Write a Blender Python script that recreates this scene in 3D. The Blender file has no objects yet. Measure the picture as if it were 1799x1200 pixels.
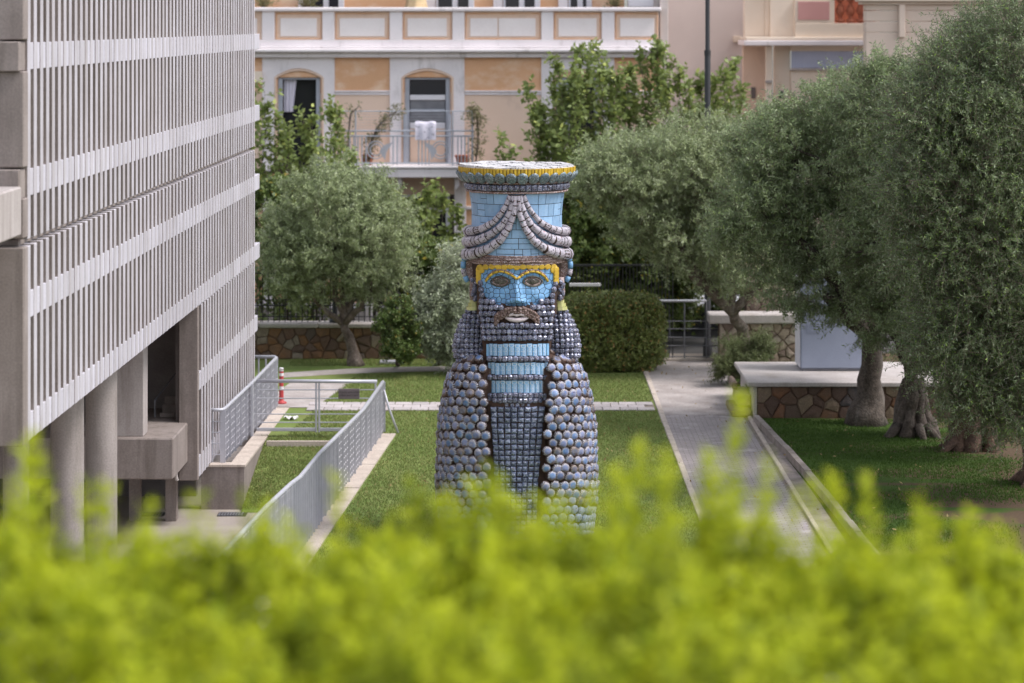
import bpy, math, random
import numpy as np
from mathutils import Vector, Matrix
random.seed(7); rng = np.random.default_rng(7)
S = bpy.context.scene
COL = S.collection
R = math.radians
F, HZ = 4500.0, 8.0          # focal length in photo pixels, camera height in metres

# ------------------------------------------------------------------ camera
cd = bpy.data.cameras.new('camera'); cam = bpy.data.objects.new('camera', cd); COL.objects.link(cam)
cam.location = (0, 0, HZ); cam.rotation_euler = (R(90), 0, 0)
cd.sensor_width = 36; cd.lens = F/1799*36; cd.shift_y = -560/1799
cd.clip_start = 0.1; cd.clip_end = 600
cd.dof.use_dof = True; cd.dof.focus_distance = 39.4; cd.dof.aperture_fstop = 1.25
S.camera = cam
# ------------------------------------------------------------------ world, sun, exposure
w = bpy.data.worlds.new('World'); S.world = w; w.use_nodes = True
nt = w.node_tree; nt.nodes.clear()
sky = nt.nodes.new('ShaderNodeTexSky'); sky.sky_type = 'NISHITA'; sky.sun_disc = False
SUN_EL, SUN_AZ = 55, 100                      # azimuth clockwise from +Y
sky.sun_elevation = R(SUN_EL); sky.sun_rotation = R(SUN_AZ)
sky.air_density = 1.0; sky.dust_density = 2.0; sky.ozone_density = 1.0
hs = nt.nodes.new('ShaderNodeHueSaturation'); hs.inputs['Saturation'].default_value = 0.38
bg = nt.nodes.new('ShaderNodeBackground'); bg.inputs['Strength'].default_value = 0.15
wo = nt.nodes.new('ShaderNodeOutputWorld')
nt.links.new(sky.outputs[0], hs.inputs['Color']); nt.links.new(hs.outputs[0], bg.inputs['Color']); nt.links.new(bg.outputs[0], wo.inputs['Surface'])
sd = bpy.data.lights.new('sun', 'SUN'); sd.energy = 1.45; sd.angle = R(16); sd.color = (1, .96, .93)
so = bpy.data.objects.new('sun', sd); COL.objects.link(so)
dv = Vector((math.sin(R(SUN_AZ))*math.cos(R(SUN_EL)), math.cos(R(SUN_AZ))*math.cos(R(SUN_EL)), math.sin(R(SUN_EL))))
so.rotation_euler = dv.to_track_quat('Z', 'Y').to_euler(); so.location = (20, 0, 40)
S.view_settings.view_transform = 'Standard'; S.view_settings.look = 'None'
S.view_settings.exposure = 0.92; S.view_settings.gamma = 1; S.view_settings.use_curve_mapping = False

# ------------------------------------------------------------------ helpers
def P(u, v, Y):
    "world point seen at photo pixel (u, v) at distance Y"
    return ((u-899.5)/F*Y, Y, HZ-(v-40)/F*Y)
def G(u, v, Z=0.0):
    "world point on the plane z = Z seen at photo pixel (u, v)"
    return P(u, v, (HZ-Z)*F/(v-40))

class MB:
    def __init__(s): s.v = []; s.f = []; s.m = []
    def add(s, vs, fs, mi=0):
        o = len(s.v); s.v += [tuple(p) for p in vs]
        s.f += [tuple(i+o for i in f) for f in fs]; s.m += [mi]*len(fs)
    def box(s, x0, x1, y0, y1, z0, z1, mi=0):
        vs = [(x0,y0,z0),(x1,y0,z0),(x1,y1,z0),(x0,y1,z0),(x0,y0,z1),(x1,y0,z1),(x1,y1,z1),(x0,y1,z1)]
        s.add(vs, [(3,2,1,0),(4,5,6,7),(0,1,5,4),(1,2,6,5),(2,3,7,6),(3,0,4,7)], mi)
    def bbox(s, x0, x1, y0, y1, z0, z1, b=.01, mi=0):
        "box with chamfered edges all round"
        b = min(b, (x1-x0)*.45, (y1-y0)*.45, (z1-z0)*.45)
        vs = []; idx = {}
        for ix, X in ((0,(x0,x0+b)),(1,(x1,x1-b))):
            for iy, Yy in ((0,(y0,y0+b)),(1,(y1,y1-b))):
                for iz, Z in ((0,(z0,z0+b)),(1,(z1,z1-b))):
                    for a in range(3):
                        idx[ix,iy,iz,a] = len(vs)
                        vs.append((X[0 if a==0 else 1], Yy[0 if a==1 else 1], Z[0 if a==2 else 1]))
        fs = []
        k = lambda *t: idx[t]
        for i in (0,1):
            q = [k(i,0,0,0),k(i,1,0,0),k(i,1,1,0),k(i,0,1,0)]; fs.append(q if i else q[::-1])
            q = [k(0,i,0,1),k(0,i,1,1),k(1,i,1,1),k(1,i,0,1)]; fs.append(q if i else q[::-1])
            q = [k(0,0,i,2),k(1,0,i,2),k(1,1,i,2),k(0,1,i,2)]; fs.append(q if i else q[::-1])
        for i in (0,1):
            for j in (0,1):
                q = [k(i,j,0,0),k(i,j,1,0),k(i,j,1,1),k(i,j,0,1)]; fs.append(q if (i==j) else q[::-1])
                q = [k(i,0,j,0),k(i,0,j,2),k(i,1,j,2),k(i,1,j,0)]; fs.append(q if (i==j) else q[::-1])
                q = [k(0,i,j,1),k(1,i,j,1),k(1,i,j,2),k(0,i,j,2)]; fs.append(q if (i==j) else q[::-1])
        for ix in (0,1):
            for iy in (0,1):
                for iz in (0,1):
                    t = [k(ix,iy,iz,0),k(ix,iy,iz,1),k(ix,iy,iz,2)]
                    fs.append(t if (ix+iy+iz)%2==1 else t[::-1])
        s.add(vs, fs, mi)
    def tube(s, pts, rad, n=8, mi=0, cap=True, jit=0, sq=1.0):
        pts = [Vector(p) for p in pts]
        if not hasattr(rad, '__len__'): rad = [rad]*len(pts)
        o = len(s.v); ref = None
        for i, p in enumerate(pts):
            t = (pts[min(i+1, len(pts)-1)]-pts[max(i-1, 0)])
            t = t.normalized() if t.length > 1e-9 else Vector((0,0,1))
            if ref is None: ref = Vector((0,1,0)) if abs(t.y) < .9 else Vector((1,0,0))
            a = (ref - t*ref.dot(t))
            a = a.normalized(); b = t.cross(a); ref = a
            for k in range(n):
                an = 2*math.pi*k/n; r = rad[i]*(1+(random.uniform(-jit, jit) if jit else 0))
                q = p + a*math.cos(an)*r*sq + b*math.sin(an)*r
                s.v.append(tuple(q))
        for i in range(len(pts)-1):
            for k in range(n):
                A = o+i*n+k; B = o+i*n+(k+1)%n
                s.f.append((A, B, B+n, A+n)); s.m.append(mi)
        if cap:
            s.f.append(tuple(o+k for k in range(n))[::-1]); s.m.append(mi)
            e = o+(len(pts)-1)*n
            s.f.append(tuple(e+k for k in range(n))); s.m.append(mi)
    def lathe(s, prof, n=48, mi=0, c=(0,0), a0=0, a1=2*math.pi, sy=1.0):
        full = abs(a1-a0-2*math.pi) < 1e-6; o = len(s.v); nn = n if full else n+1
        for r, z in prof:
            for k in range(nn):
                a = a0+(a1-a0)*k/n
                s.v.append((c[0]+r*math.cos(a), c[1]+r*math.sin(a)*sy, z))
        for i in range(len(prof)-1):
            for k in range(n):
                A = o+i*nn+k; B = o+i*nn+(k+1)%nn
                s.f.append((A, B, B+nn, A+nn)); s.m.append(mi)
    def prism(s, poly, y0, y1, mi=0):
        "polygon in (x,z) extruded from y0 (front) to y1"
        n = len(poly)
        vs = [(x,y0,z) for x,z in poly]+[(x,y1,z) for x,z in poly]
        fs = [tuple(range(n)), tuple(range(2*n-1, n-1, -1))]
        fs += [(i, i+n, (i+1)%n+n, (i+1)%n) for i in range(n)]
        s.add(vs, fs, mi)
    def slab(s, poly, z0, z1, mi=0):
        n = len(poly)
        vs = [(x,y,z0) for x,y in poly]+[(x,y,z1) for x,y in poly]
        fs = [tuple(range(n))[::-1], tuple(range(n, 2*n))]
        fs += [(i, (i+1)%n, (i+1)%n+n, i+n) for i in range(n)]
        s.add(vs, fs, mi)
    def mesh(s, name, mats, smooth=False):
        me = bpy.data.meshes.new(name); me.from_pydata(s.v, [], s.f)
        for m in (mats if isinstance(mats, (list, tuple)) else [mats]): me.materials.append(m)
        me.polygons.foreach_set('material_index', s.m)
        if smooth: me.polygons.foreach_set('use_smooth', [True]*len(s.f))
        me.update(); return me
    def build(s, name, mats, parent=None, smooth=False, **kw):
        return link(name, s.mesh(name, mats, smooth), parent, **kw)

def link(name, me, parent=None, loc=None, rot=None, scale=None, **kw):
    o = bpy.data.objects.new(name, me); COL.objects.link(o)
    if parent: o.parent = parent
    if loc: o.location = loc
    if rot: o.rotation_euler = rot
    if scale: o.scale = scale
    for k, v in kw.items(): o[k] = v
    return o
def thing(name, label, cat, loc=(0,0,0), rz=0, group=None):
    o = bpy.data.objects.new(name, None); COL.objects.link(o); o.location = loc; o.rotation_euler = (0,0,rz)
    o['label'] = label; o['category'] = cat
    if group: o['group'] = group
    o.empty_display_size = .2
    return o
def tag(o, label, cat, group=None):
    o['label'] = label; o['category'] = cat
    if group: o['group'] = group
    return o
def copy_tree(o, parent=None):
    c = o.copy(); COL.objects.link(c); c.parent = parent
    for ch in list(o.children): copy_tree(ch, c)
    return c
def npmesh(name, V, Q, mats, mi=None, smooth=False):
    "fast mesh from numpy quads"
    me = bpy.data.meshes.new(name); n = len(Q); k = Q.shape[1]
    me.vertices.add(len(V)); me.vertices.foreach_set('co', np.ascontiguousarray(V, dtype=np.float32).ravel())
    me.loops.add(n*k); me.loops.foreach_set('vertex_index', np.ascontiguousarray(Q, dtype=np.int32).ravel())
    me.polygons.add(n); me.polygons.foreach_set('loop_start', np.arange(0, n*k, k, dtype=np.int32))
    for m in (mats if isinstance(mats, (list, tuple)) else [mats]): me.materials.append(m)
    if mi is not None: me.polygons.foreach_set('material_index', np.ascontiguousarray(mi, dtype=np.int32))
    me.update(calc_edges=True); me.validate(); return me

# ------------------------------------------------------------------ materials
def newmat(name):
    m = bpy.data.materials.new(name); m.use_nodes = True; n = m.node_tree; n.nodes.clear()
    out = n.nodes.new('ShaderNodeOutputMaterial'); b = n.nodes.new('ShaderNodeBsdfPrincipled')
    n.links.new(b.outputs[0], out.inputs[0]); return m, n, b, out
def N(n, t, **kw):
    x = n.nodes.new(t)
    for k, v in kw.items():
        if k.startswith('i_'): x.inputs[k[2:].replace('_', ' ')].default_value = v
        else: setattr(x, k, v)
    return x
def pos(n, obj=False, stretch=None):
    if obj: o = N(n, 'ShaderNodeTexCoord').outputs['Object']
    else: o = N(n, 'ShaderNodeNewGeometry').outputs['Position']
    if stretch:
        mp = N(n, 'ShaderNodeMapping'); mp.inputs['Scale'].default_value = stretch
        n.links.new(o, mp.inputs[0]); o = mp.outputs[0]
    return o
def noise(n, co, scale, detail=4, rough=.55):
    t = N(n, 'ShaderNodeTexNoise'); t.inputs['Scale'].default_value = scale; t.inputs['Detail'].default_value = detail
    t.inputs['Roughness'].default_value = rough; n.links.new(co, t.inputs['Vector']); return t.outputs['Fac']
def mapr(n, val, a, b, c=0, d=1):
    t = N(n, 'ShaderNodeMapRange'); n.links.new(val, t.inputs[0])
    for i, x in zip((1,2,3,4), (a,b,c,d)): t.inputs[i].default_value = x
    return t.outputs[0]
def mix(n, fac, a, b, mode='MIX'):
    t = N(n, 'ShaderNodeMix', data_type='RGBA', blend_type=mode)
    for sock, x in ((t.inputs[0], fac), (t.inputs[6], a), (t.inputs[7], b)):
        if isinstance(x, (int, float)): sock.default_value = x
        elif isinstance(x, (tuple, list)): sock.default_value = (*x, 1) if len(x) == 3 else x
        else: n.links.new(x, sock)
    return t.outputs[2]
def math_(n, op, a, b=None):
    t = N(n, 'ShaderNodeMath', operation=op)
    for i, x in enumerate((a, b)):
        if x is None: continue
        if isinstance(x, (int, float)): t.inputs[i].default_value = x
        else: n.links.new(x, t.inputs[i])
    return t.outputs[0]
def bump(n, b, h, strength=.3, dist=.01):
    t = N(n, 'ShaderNodeBump'); t.inputs['Strength'].default_value = strength; t.inputs['Distance'].default_value = dist
    n.links.new(h, t.inputs['Height']); n.links.new(t.outputs[0], b.inputs['Normal'])
def simple(name, c1, c2=None, scale=3, rough=.8, fine=60, fineamt=.15, bmp=.25, bdist=.004, metal=0, var=0, stain=None, stain_scale=(1.2,1.2,.5), stain_lim=(.52,.72), spec=.5, obj=False):
    m, n, b, out = newmat(name); co = pos(n, obj)
    c2 = c2 or tuple(x*.8 for x in c1)
    c = mix(n, mapr(n, noise(n, co, scale, 5), .35, .65), c1, c2)
    if stain:
        c = mix(n, mapr(n, noise(n, pos(n, obj, stain_scale), 1.6, 6, .65), stain_lim[0], stain_lim[1], 0, .85), c, stain)
    fn = noise(n, co, fine, 3)
    c = mix(n, fineamt, c, mix(n, mapr(n, fn, .3, .7), (.0,.0,.0), (1,1,1)), 'OVERLAY')
    if var:
        oi = N(n, 'ShaderNodeObjectInfo')
        hv = N(n, 'ShaderNodeHueSaturation'); n.links.new(mapr(n, oi.outputs['Random'], 0, 1, 1-var, 1+var), hv.inputs['Value']); n.links.new(c, hv.inputs['Color']); c = hv.outputs[0]
    n.links.new(c, b.inputs['Base Color']); b.inputs['Roughness'].default_value = rough; b.inputs['Metallic'].default_value = metal
    b.inputs['Specular IOR Level'].default_value = spec
    if bmp: bump(n, b, fn, bmp, bdist)
    return m
def leafmat(name, ca, cb, back, tips=None, rough=.5, trans=.35, transcol=None, tipfrac=.06, spec=.4):
    m, n, b, out = newmat(name); geo = N(n, 'ShaderNodeNewGeometry'); rnd = geo.outputs['Random Per Island']
    c = mix(n, rnd, ca, cb)
    c = mix(n, mapr(n, noise(n, geo.outputs['Position'], 1.6, 3), .36, .64, 0, .7), mix(n, .25, c, ca), mix(n, .6, c, tuple(min(1,x*1.15) for x in cb)))
    if tips: c = mix(n, mapr(n, rnd, 1-tipfrac-.01, 1-tipfrac), c, tips)
    c = mix(n, geo.outputs['Backfacing'], c, mix(n, .75, c, back))
    n.links.new(c, b.inputs['Base Color']); b.inputs['Roughness'].default_value = rough; b.inputs['Specular IOR Level'].default_value = spec
    tr = N(n, 'ShaderNodeBsdfTranslucent')
    if transcol: n.links.new(mix(n, .5, c, transcol), tr.inputs[0])
    else: n.links.new(c, tr.inputs[0])
    ms = N(n, 'ShaderNodeMixShader'); ms.inputs[0].default_value = trans
    n.links.new(b.outputs[0], ms.inputs[1]); n.links.new(tr.outputs[0], ms.inputs[2]); n.links.new(ms.outputs[0], out.inputs[0])
    return m

M = {}
M['concrete'] = simple('precast_concrete', (.44,.395,.385), (.37,.325,.312), 1.2, .85, 45, .10, .2, .004, stain=(.27,.23,.215), stain_scale=(3,3,.25), stain_lim=(.48,.70))
M['fin'] = simple('pale_concrete_fin', (.475,.45,.49), (.41,.38,.405), 1.6, .75, 50, .06, .1, .003, var=.06, stain=(.33,.295,.29), stain_scale=(4,4,.25), stain_lim=(.50,.70))
M['band'] = simple('marble_like_concrete_band', (.53,.51,.57), (.465,.445,.495), 1.8, .7, 40, .1, .15, .003, var=.07, stain=(.40,.375,.39), stain_scale=(5,5,.3), stain_lim=(.48,.68))
M['rough'] = simple('dark_concrete', (.29,.245,.228), (.225,.187,.172), 1.5, .9, 35, .12, .3, .005, stain=(.16,.13,.115), stain_scale=(3,3,.25), stain_lim=(.48,.70))
M['colconc'] = simple('fair_faced_column_concrete', (.34,.30,.285), (.28,.245,.23), 1.4, .88, 40, .12, .3, .004, stain=(.20,.17,.15), stain_scale=(3,3,.3), stain_lim=(.48,.70))
M['darkroom'] = simple('dark_interior_shade', (.19,.165,.16), (.14,.12,.118), 2, .9)  # gloom of unlit rooms put into the base colour
M['glass'], n, b, _ = newmat('dark_glass'); b.inputs['Base Color'].default_value = (.03,.035,.04,1); b.inputs['Roughness'].default_value = .08
M['pane'], n, b, _ = newmat('window_pane'); b.inputs['Base Color'].default_value = (.025,.025,.03,1); b.inputs['Roughness'].default_value = .12
M['clear'], n, b, out = newmat('balustrade_glass'); b.inputs['Base Color'].default_value = (.9,.95,.95,1); b.inputs['Roughness'].default_value = .03; b.inputs['Transmission Weight'].default_value = .95; b.inputs['IOR'].default_value = 1.2
M['steel'] = simple('painted_grey_steel', (.52,.52,.57), (.46,.46,.51), 4, .45, 120, .08, .1, .001, metal=.25)
M['steel_dark'] = simple('dark_galvanised_steel', (.22,.22,.24), (.17,.17,.19), 4, .5, 100, .08, .1, .001, metal=.3)
M['black'] = simple('black_painted_iron', (.025,.025,.03), (.018,.018,.02), 4, .5, 100, .1, .1, .001)
M['orange'] = simple('orange_render', (.74,.43,.255), (.68,.385,.22), .8, .9, 40, .12, .2, .003, stain=(.80,.58,.42), stain_scale=(.8,.8,1.2), stain_lim=(.48,.66))
M['peach'] = simple('faded_peach_render', (.78,.585,.47), (.74,.54,.42), .7, .9, 40, .1, .2, .003, stain=(.62,.45,.36), stain_scale=(1.0,1.0,.6), stain_lim=(.54,.74))
M['plaster'] = simple('white_plaster', (.84,.775,.79), (.76,.70,.715), 1, .85, 30, .1, .2, .003, stain=(.46,.41,.40), stain_scale=(1.6,1.6,.6), stain_lim=(.56,.74))
M['panel_white'] = simple('pinkish_white_plaster', (.84,.77,.76), (.78,.71,.70), 1.2, .85, 30, .1, .2, .003, stain=(.55,.50,.48), stain_scale=(1,1,.7), stain_lim=(.62,.8))
M['frame_grey'] = simple('grey_painted_timber', (.42,.44,.50), (.36,.38,.44), 3, .6)
M['frame_white'] = simple('white_painted_frame', (.72,.70,.74), (.66,.64,.68), 3, .6)
M['greige'] = simple('greige_render', (.64,.555,.525), (.60,.52,.49), .8, .9, 40, .08, .1, .002)
M['cream'] = simple('cream_render', (.84,.72,.61), (.79,.66,.54), .8, .9, 40, .1, .15, .002, stain=(.50,.36,.27), stain_scale=(.9,.9,.5), stain_lim=(.58,.8))
M['beige'] = simple('beige_grooved_render', (.68,.55,.465), (.64,.51,.43), .8, .9, 40, .07, .1, .002)
M['pinkbox'] = simple('pink_render', (.62,.33,.31), (.58,.30,.28), 1, .9)
M['terracotta'] = simple('terracotta', (.42,.13,.07), (.32,.09,.05), 5, .8, 40, .2, .2, .004)
M['bluewhite'] = simple('pale_blue_blind', (.52,.56,.72), (.46,.50,.66), 2, .8)
M['cabinet'] = simple('pale_blue_grey_metal', (.31,.345,.45), (.275,.31,.41), 1.4, .45, 60, .05, .05, .001)
M['coping'] = simple('pale_limestone_coping', (.50,.455,.44), (.42,.375,.36), 2, .8, 30, .15, .3, .004, stain=(.36,.31,.28))
M['curbstone'] = simple('buff_concrete_kerb', (.56,.48,.42), (.46,.385,.335), 2, .85, 35, .2, .3, .004, stain=(.34,.28,.23), stain_scale=(1.5,1.5,1))
M['kerbgrey'] = simple('weathered_kerb', (.34,.29,.265), (.26,.22,.20), 2, .9, 35, .2, .3, .004, stain=(.18,.15,.12), stain_scale=(1.5,1.5,1), stain_lim=(.48,.66))
M['mortar'] = simple('brown_mortar', (.15,.09,.065), (.10,.06,.045), 4, .95, 30, .25, .4, .006)
def stonemat(name, cols):
    m, n, b, out = newmat(name); oi = N(n, 'ShaderNodeObjectInfo'); r = N(n, 'ShaderNodeValToRGB'); r.color_ramp.interpolation = 'CONSTANT'
    el = r.color_ramp.elements
    while len(el) < len(cols): el.new(.5)
    for i, c in enumerate(cols): el[i].position = i/len(cols); el[i].color = (*c, 1)
    n.links.new(oi.outputs['Random'], r.inputs[0]); co = pos(n)
    c = mix(n, mapr(n, noise(n, co, 9, 5), .3, .7, 0, .6), r.outputs[0], (.16,.11,.085))
    fn = noise(n, co, 40, 4)
    c = mix(n, .25, c, mix(n, mapr(n, fn, .3, .7), (0,0,0), (1,1,1)), 'OVERLAY')
    n.links.new(c, b.inputs['Base Color']); b.inputs['Roughness'].default_value = .9; bump(n, b, fn, .5, .012); return m
M['stone'] = stonemat('rubble_stone', [(.18,.10,.07),(.22,.13,.08),(.15,.095,.075),(.26,.13,.06),(.20,.13,.10),(.34,.28,.22),(.13,.10,.09),(.28,.15,.08)])
M['palestone'] = stonemat('pale_rubble_stone', [(.34,.25,.19),(.42,.33,.25),(.28,.20,.15),(.38,.30,.24),(.22,.16,.13),(.46,.38,.31)])
M['wetstone'] = stonemat('dark_rubble_stone', [(.13,.075,.05),(.17,.09,.05),(.09,.085,.09),(.22,.10,.05),(.12,.08,.06),(.24,.18,.12),(.10,.06,.045)])
M['red'] = simple('red_plastic', (.50,.06,.06), (.42,.045,.05), 6, .5)
M['white'] = simple('white_paint', (.78,.76,.77), (.70,.68,.69), 4, .6)
M['plaque'] = simple('grey_brown_plaque', (.16,.13,.14), (.14,.115,.12), 4, .5)
M['ink'] = simple('dark_ink', (.035,.025,.025), None, 4, .6)
M['pot'] = simple('clay_pot', (.48,.17,.09), (.40,.13,.07), 6, .85)
M['bark'] = simple('olive_bark', (.20,.155,.13), (.10,.075,.06), 7, .95, 25, .35, .8, .03, stain=(.30,.26,.23), stain_scale=(3,3,.6))
M['bark_dark'] = simple('dark_olive_bark', (.125,.098,.082), (.06,.046,.037), 7, .95, 25, .35, .8, .03, stain=(.19,.165,.145), stain_scale=(3,3,.6))
M['bark_red'] = simple('reddish_olive_bark', (.15,.09,.065), (.08,.05,.038), 7, .95, 25, .35, .8, .03)  # redder, darker bark tone
M['twig'] = simple('twig_bark', (.25,.20,.16), (.18,.14,.11), 8, .9)
M['awning'] = simple('white_awning_canvas', (.66,.66,.74), (.60,.60,.68), 2, .7)
M['cloth'] = simple('lilac_white_cloth', (.76,.72,.80), (.70,.66,.74), 3, .9)
M['beigecloth'] = simple('beige_canvas', (.66,.50,.30), (.58,.43,.25), 4, .9)
# leaves
M['olive'] = leafmat('olive_leaves', (.150,.215,.085), (.255,.315,.140), (.36,.41,.27), (.26,.34,.10), .45, .22, None, .05)
M['olive_pale'] = leafmat('pale_olive_leaves', (.235,.300,.130), (.360,.410,.215), (.42,.46,.31), (.30,.36,.16), .5, .25, None, .08)
M['olive_dark'] = leafmat('near_olive_leaves', (.080,.130,.044), (.165,.225,.085), (.30,.34,.23), (.26,.38,.08), .42, .20, None, .09)
M['silver'] = leafmat('silver_green_leaves', (0.336,0.390,0.234), (0.456,0.504,0.348), (.46,.48,.40), None, .55, .25)
M['box'] = leafmat('hedge_leaves', (.075,.125,.030), (.125,.180,.045), (.14,.18,.07), (.24,.20,.05), .4, .25, None, .07)
M['boxred'] = leafmat('red_tipped_hedge_leaves', (.19,.235,.065), (.29,.335,.10), (.22,.25,.10), (.46,.27,.10), .4, .25, None, .08)
M['fig'] = leafmat('broad_green_leaves', (.15,.205,.062), (.28,.34,.105), (.24,.29,.12), (.42,.46,.13), .45, .32, (.34,.42,.10), .12)
M['dark_tree'] = leafmat('dark_green_leaves', (.075,.125,.032), (.165,.215,.055), (.17,.22,.08), (.45,.36,.05), .45, .3, None, .06)
M['juniper'] = leafmat('juniper_leaves', (.09,.13,.045), (.16,.19,.07), (.2,.22,.11), None, .55, .25)
M['hedge'] = leafmat('bright_hedge_leaves', (.38,.46,.018), (.56,.60,.035), (.50,.54,.06), (.20,.27,.015), .5, .48, (.58,.60,.02), .22, spec=.12)
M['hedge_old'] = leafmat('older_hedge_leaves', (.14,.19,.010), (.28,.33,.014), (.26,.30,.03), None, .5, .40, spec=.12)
M['creeper'] = leafmat('creeper_leaves', (.16,.17,.07), (.24,.22,.10), (.25,.24,.13), None, .6, .3)

# ------------------------------------------------------------------ ground, paths
def groundmat(name, kind):
    m, n, b, out = newmat(name); co = pos(n)
    if kind == 'lawn':
        c = mix(n, mapr(n, noise(n, co, .7, 5), .35, .68), (.140,.205,.052), (.220,.250,.085))
        c = mix(n, mapr(n, noise(n, pos(n, False, (1,.5,1)), 1.1, 5, .6), .60, .76, 0, .75), c, (.19,.16,.07))
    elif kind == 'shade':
        c = mix(n, mapr(n, noise(n, co, .9, 5), .35, .68), (.060,.105,.020), (.045,.080,.016))  # darker green copy of the lawn, tree shade put into its colour
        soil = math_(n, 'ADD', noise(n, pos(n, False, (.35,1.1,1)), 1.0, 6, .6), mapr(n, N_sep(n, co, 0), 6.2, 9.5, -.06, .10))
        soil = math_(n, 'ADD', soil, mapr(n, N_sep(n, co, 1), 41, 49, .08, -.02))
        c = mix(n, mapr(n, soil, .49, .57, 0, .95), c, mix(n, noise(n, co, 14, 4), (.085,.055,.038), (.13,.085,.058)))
    fn = noise(n, co, 45, 3)
    c = mix(n, .35, c, mix(n, mapr(n, fn, .3, .7), (0,0,0), (1,1,1)), 'OVERLAY')
    n.links.new(c, b.inputs['Base Color']); b.inputs['Roughness'].default_value = .95; b.inputs['Specular IOR Level'].default_value = .15
    bump(n, b, fn, .6, .03); return m
def N_sep(n, co, i):
    s = N(n, 'ShaderNodeSeparateXYZ'); n.links.new(co, s.inputs[0]); return s.outputs[i]
def pavermat(name, c1, c2, sx, sy, joint):
    m, n, b, out = newmat(name); co = pos(n)
    br = N(n, 'ShaderNodeTexBrick'); br.offset = .5; br.inputs['Scale'].default_value = 1
    br.inputs['Brick Width'].default_value = sx; br.inputs['Row Height'].default_value = sy; br.inputs['Mortar Size'].default_value = .008; br.inputs['Mortar Smooth'].default_value = .3
    br.inputs['Color1'].default_value = (*c1, 1); br.inputs['Color2'].default_value = (*c2, 1); br.inputs['Mortar'].default_value = (*joint, 1)
    n.links.new(co, br.inputs['Vector'])
    c = mix(n, mapr(n, noise(n, pos(n, False, (1,.6,1)), .8, 6, .6), .40, .68, 0, .65), br.outputs['Color'], tuple(x*.55 for x in c1))
    c = mix(n, mapr(n, noise(n, co, 2.2, 5, .6), .56, .75, 0, .6), c, (.62,.56,.55))
    n.links.new(c, b.inputs['Base Color']); b.inputs['Roughness'].default_value = .85
    bump(n, b, math_(n, 'MULTIPLY', br.outputs['Fac'], -1), .5, .01); return m
M['lawn'] = groundmat('lawn', 'lawn'); M['shade'] = groundmat('shaded_lawn', 'shade')
M['paver'] = pavermat('small_grey_pavers', (.40,.355,.35), (.33,.29,.29), .20, .10, (.16,.13,.12))
M['tile'] = simple('path_tile', (.48,.43,.43), (.40,.355,.355), 3, .85, 40, .15, .3, .004, var=.12)
M['pathdirt'] = simple('path_bed', (.26,.22,.19), (.2,.17,.14), 4, .95)
M['concpath'] = simple('worn_concrete_path', (.46,.41,.395), (.34,.295,.28), 1.6, .88, 30, .2, .3, .005, stain=(.30,.25,.22), stain_scale=(1.4,1.4,1))
M['court'] = simple('court_paving', (.38,.335,.295), (.31,.265,.235), 1, .85, 30, .15, .2, .004)
M['asphalt'] = simple('asphalt', (.055,.052,.052), (.045,.042,.042), 2, .9)

railX = lambda Y: -5.644+.0627*Y
def sheet(name, poly, z, mat, kind='structure'):
    mb = MB(); mb.add([(x,y,z if not callable(z) else z(x,y)) for x,y in poly], [tuple(range(len(poly)))])
    o = mb.build(name, mat); o['kind'] = kind; return o
PIT = 49.6
LW = MB()
LW.add([(railX(6)-.02,6,0),(3.0,6,0),(3.0,PIT,0),(railX(PIT)-.02,PIT,0)], [(0,1,2,3)])
LW.add([(-4.86,PIT,0),(3.0,PIT,0),(3.0,62,0),(-4.86,62,0)], [(0,1,2,3)])
LW.add([(-60,53.2,0),(-4.86,53.2,0),(-4.86,62,0),(-60,62,0)], [(0,1,2,3)])
LW.build('lawn', M['lawn'], kind='structure')
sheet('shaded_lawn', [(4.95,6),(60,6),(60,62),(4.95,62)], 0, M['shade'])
sheet('path_bed_ground', [(3.0,6),(4.95,6),(4.95,62),(3.0,62)], -.004, M['pathdirt'])
sheet('street', [(-150,62),(150,62),(150,300),(-150,300)], -.004, M['asphalt'])
sheet('ground_behind', [(-150,-120),(150,-120),(150,6),(-150,6)], -.01, M['asphalt'])
# sunken court under the museum
CZ = -.80
sheet('sunken_court', [(-60,6),(railX(6)-.02,6),(railX(PIT)-.02,PIT),(-60,PIT)], CZ, M['court'])
cb = MB()
cb.add([(-60,53.2,CZ-.1),(-4.86,53.2,CZ-.1),(-4.86,53.2,0),(-60,53.2,0)], [(0,1,2,3)])
cb.add([(-60,PIT,CZ),(-4.86,PIT,CZ),(-4.86,53.2,CZ),(-60,53.2,CZ)], [(0,1,2,3)])
cb.build('court_end_wall', M['concrete'], kind='structure')
# grass bank falling into the court
gb = MB(); nx, ny = 10, 12
for j in range(ny+1):
    Y = 46.0+(PIT-46.0)*j/ny
    for i in range(nx+1):
        X = -4.86+(railX(Y)-.06+4.86)*i/nx
        gb.v.append((X, Y, CZ+.004+(0-CZ-.012)*(j/ny)**.8+random.uniform(-.01,.01)*(0<j<ny)))
for j in range(ny):
    for i in range(nx):
        a = j*(nx+1)+i; gb.f.append((a,a+1,a+nx+2,a+nx+1)); gb.m.append(0)
gb.build('grass_bank', M['lawn'], smooth=True, kind='structure')
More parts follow.
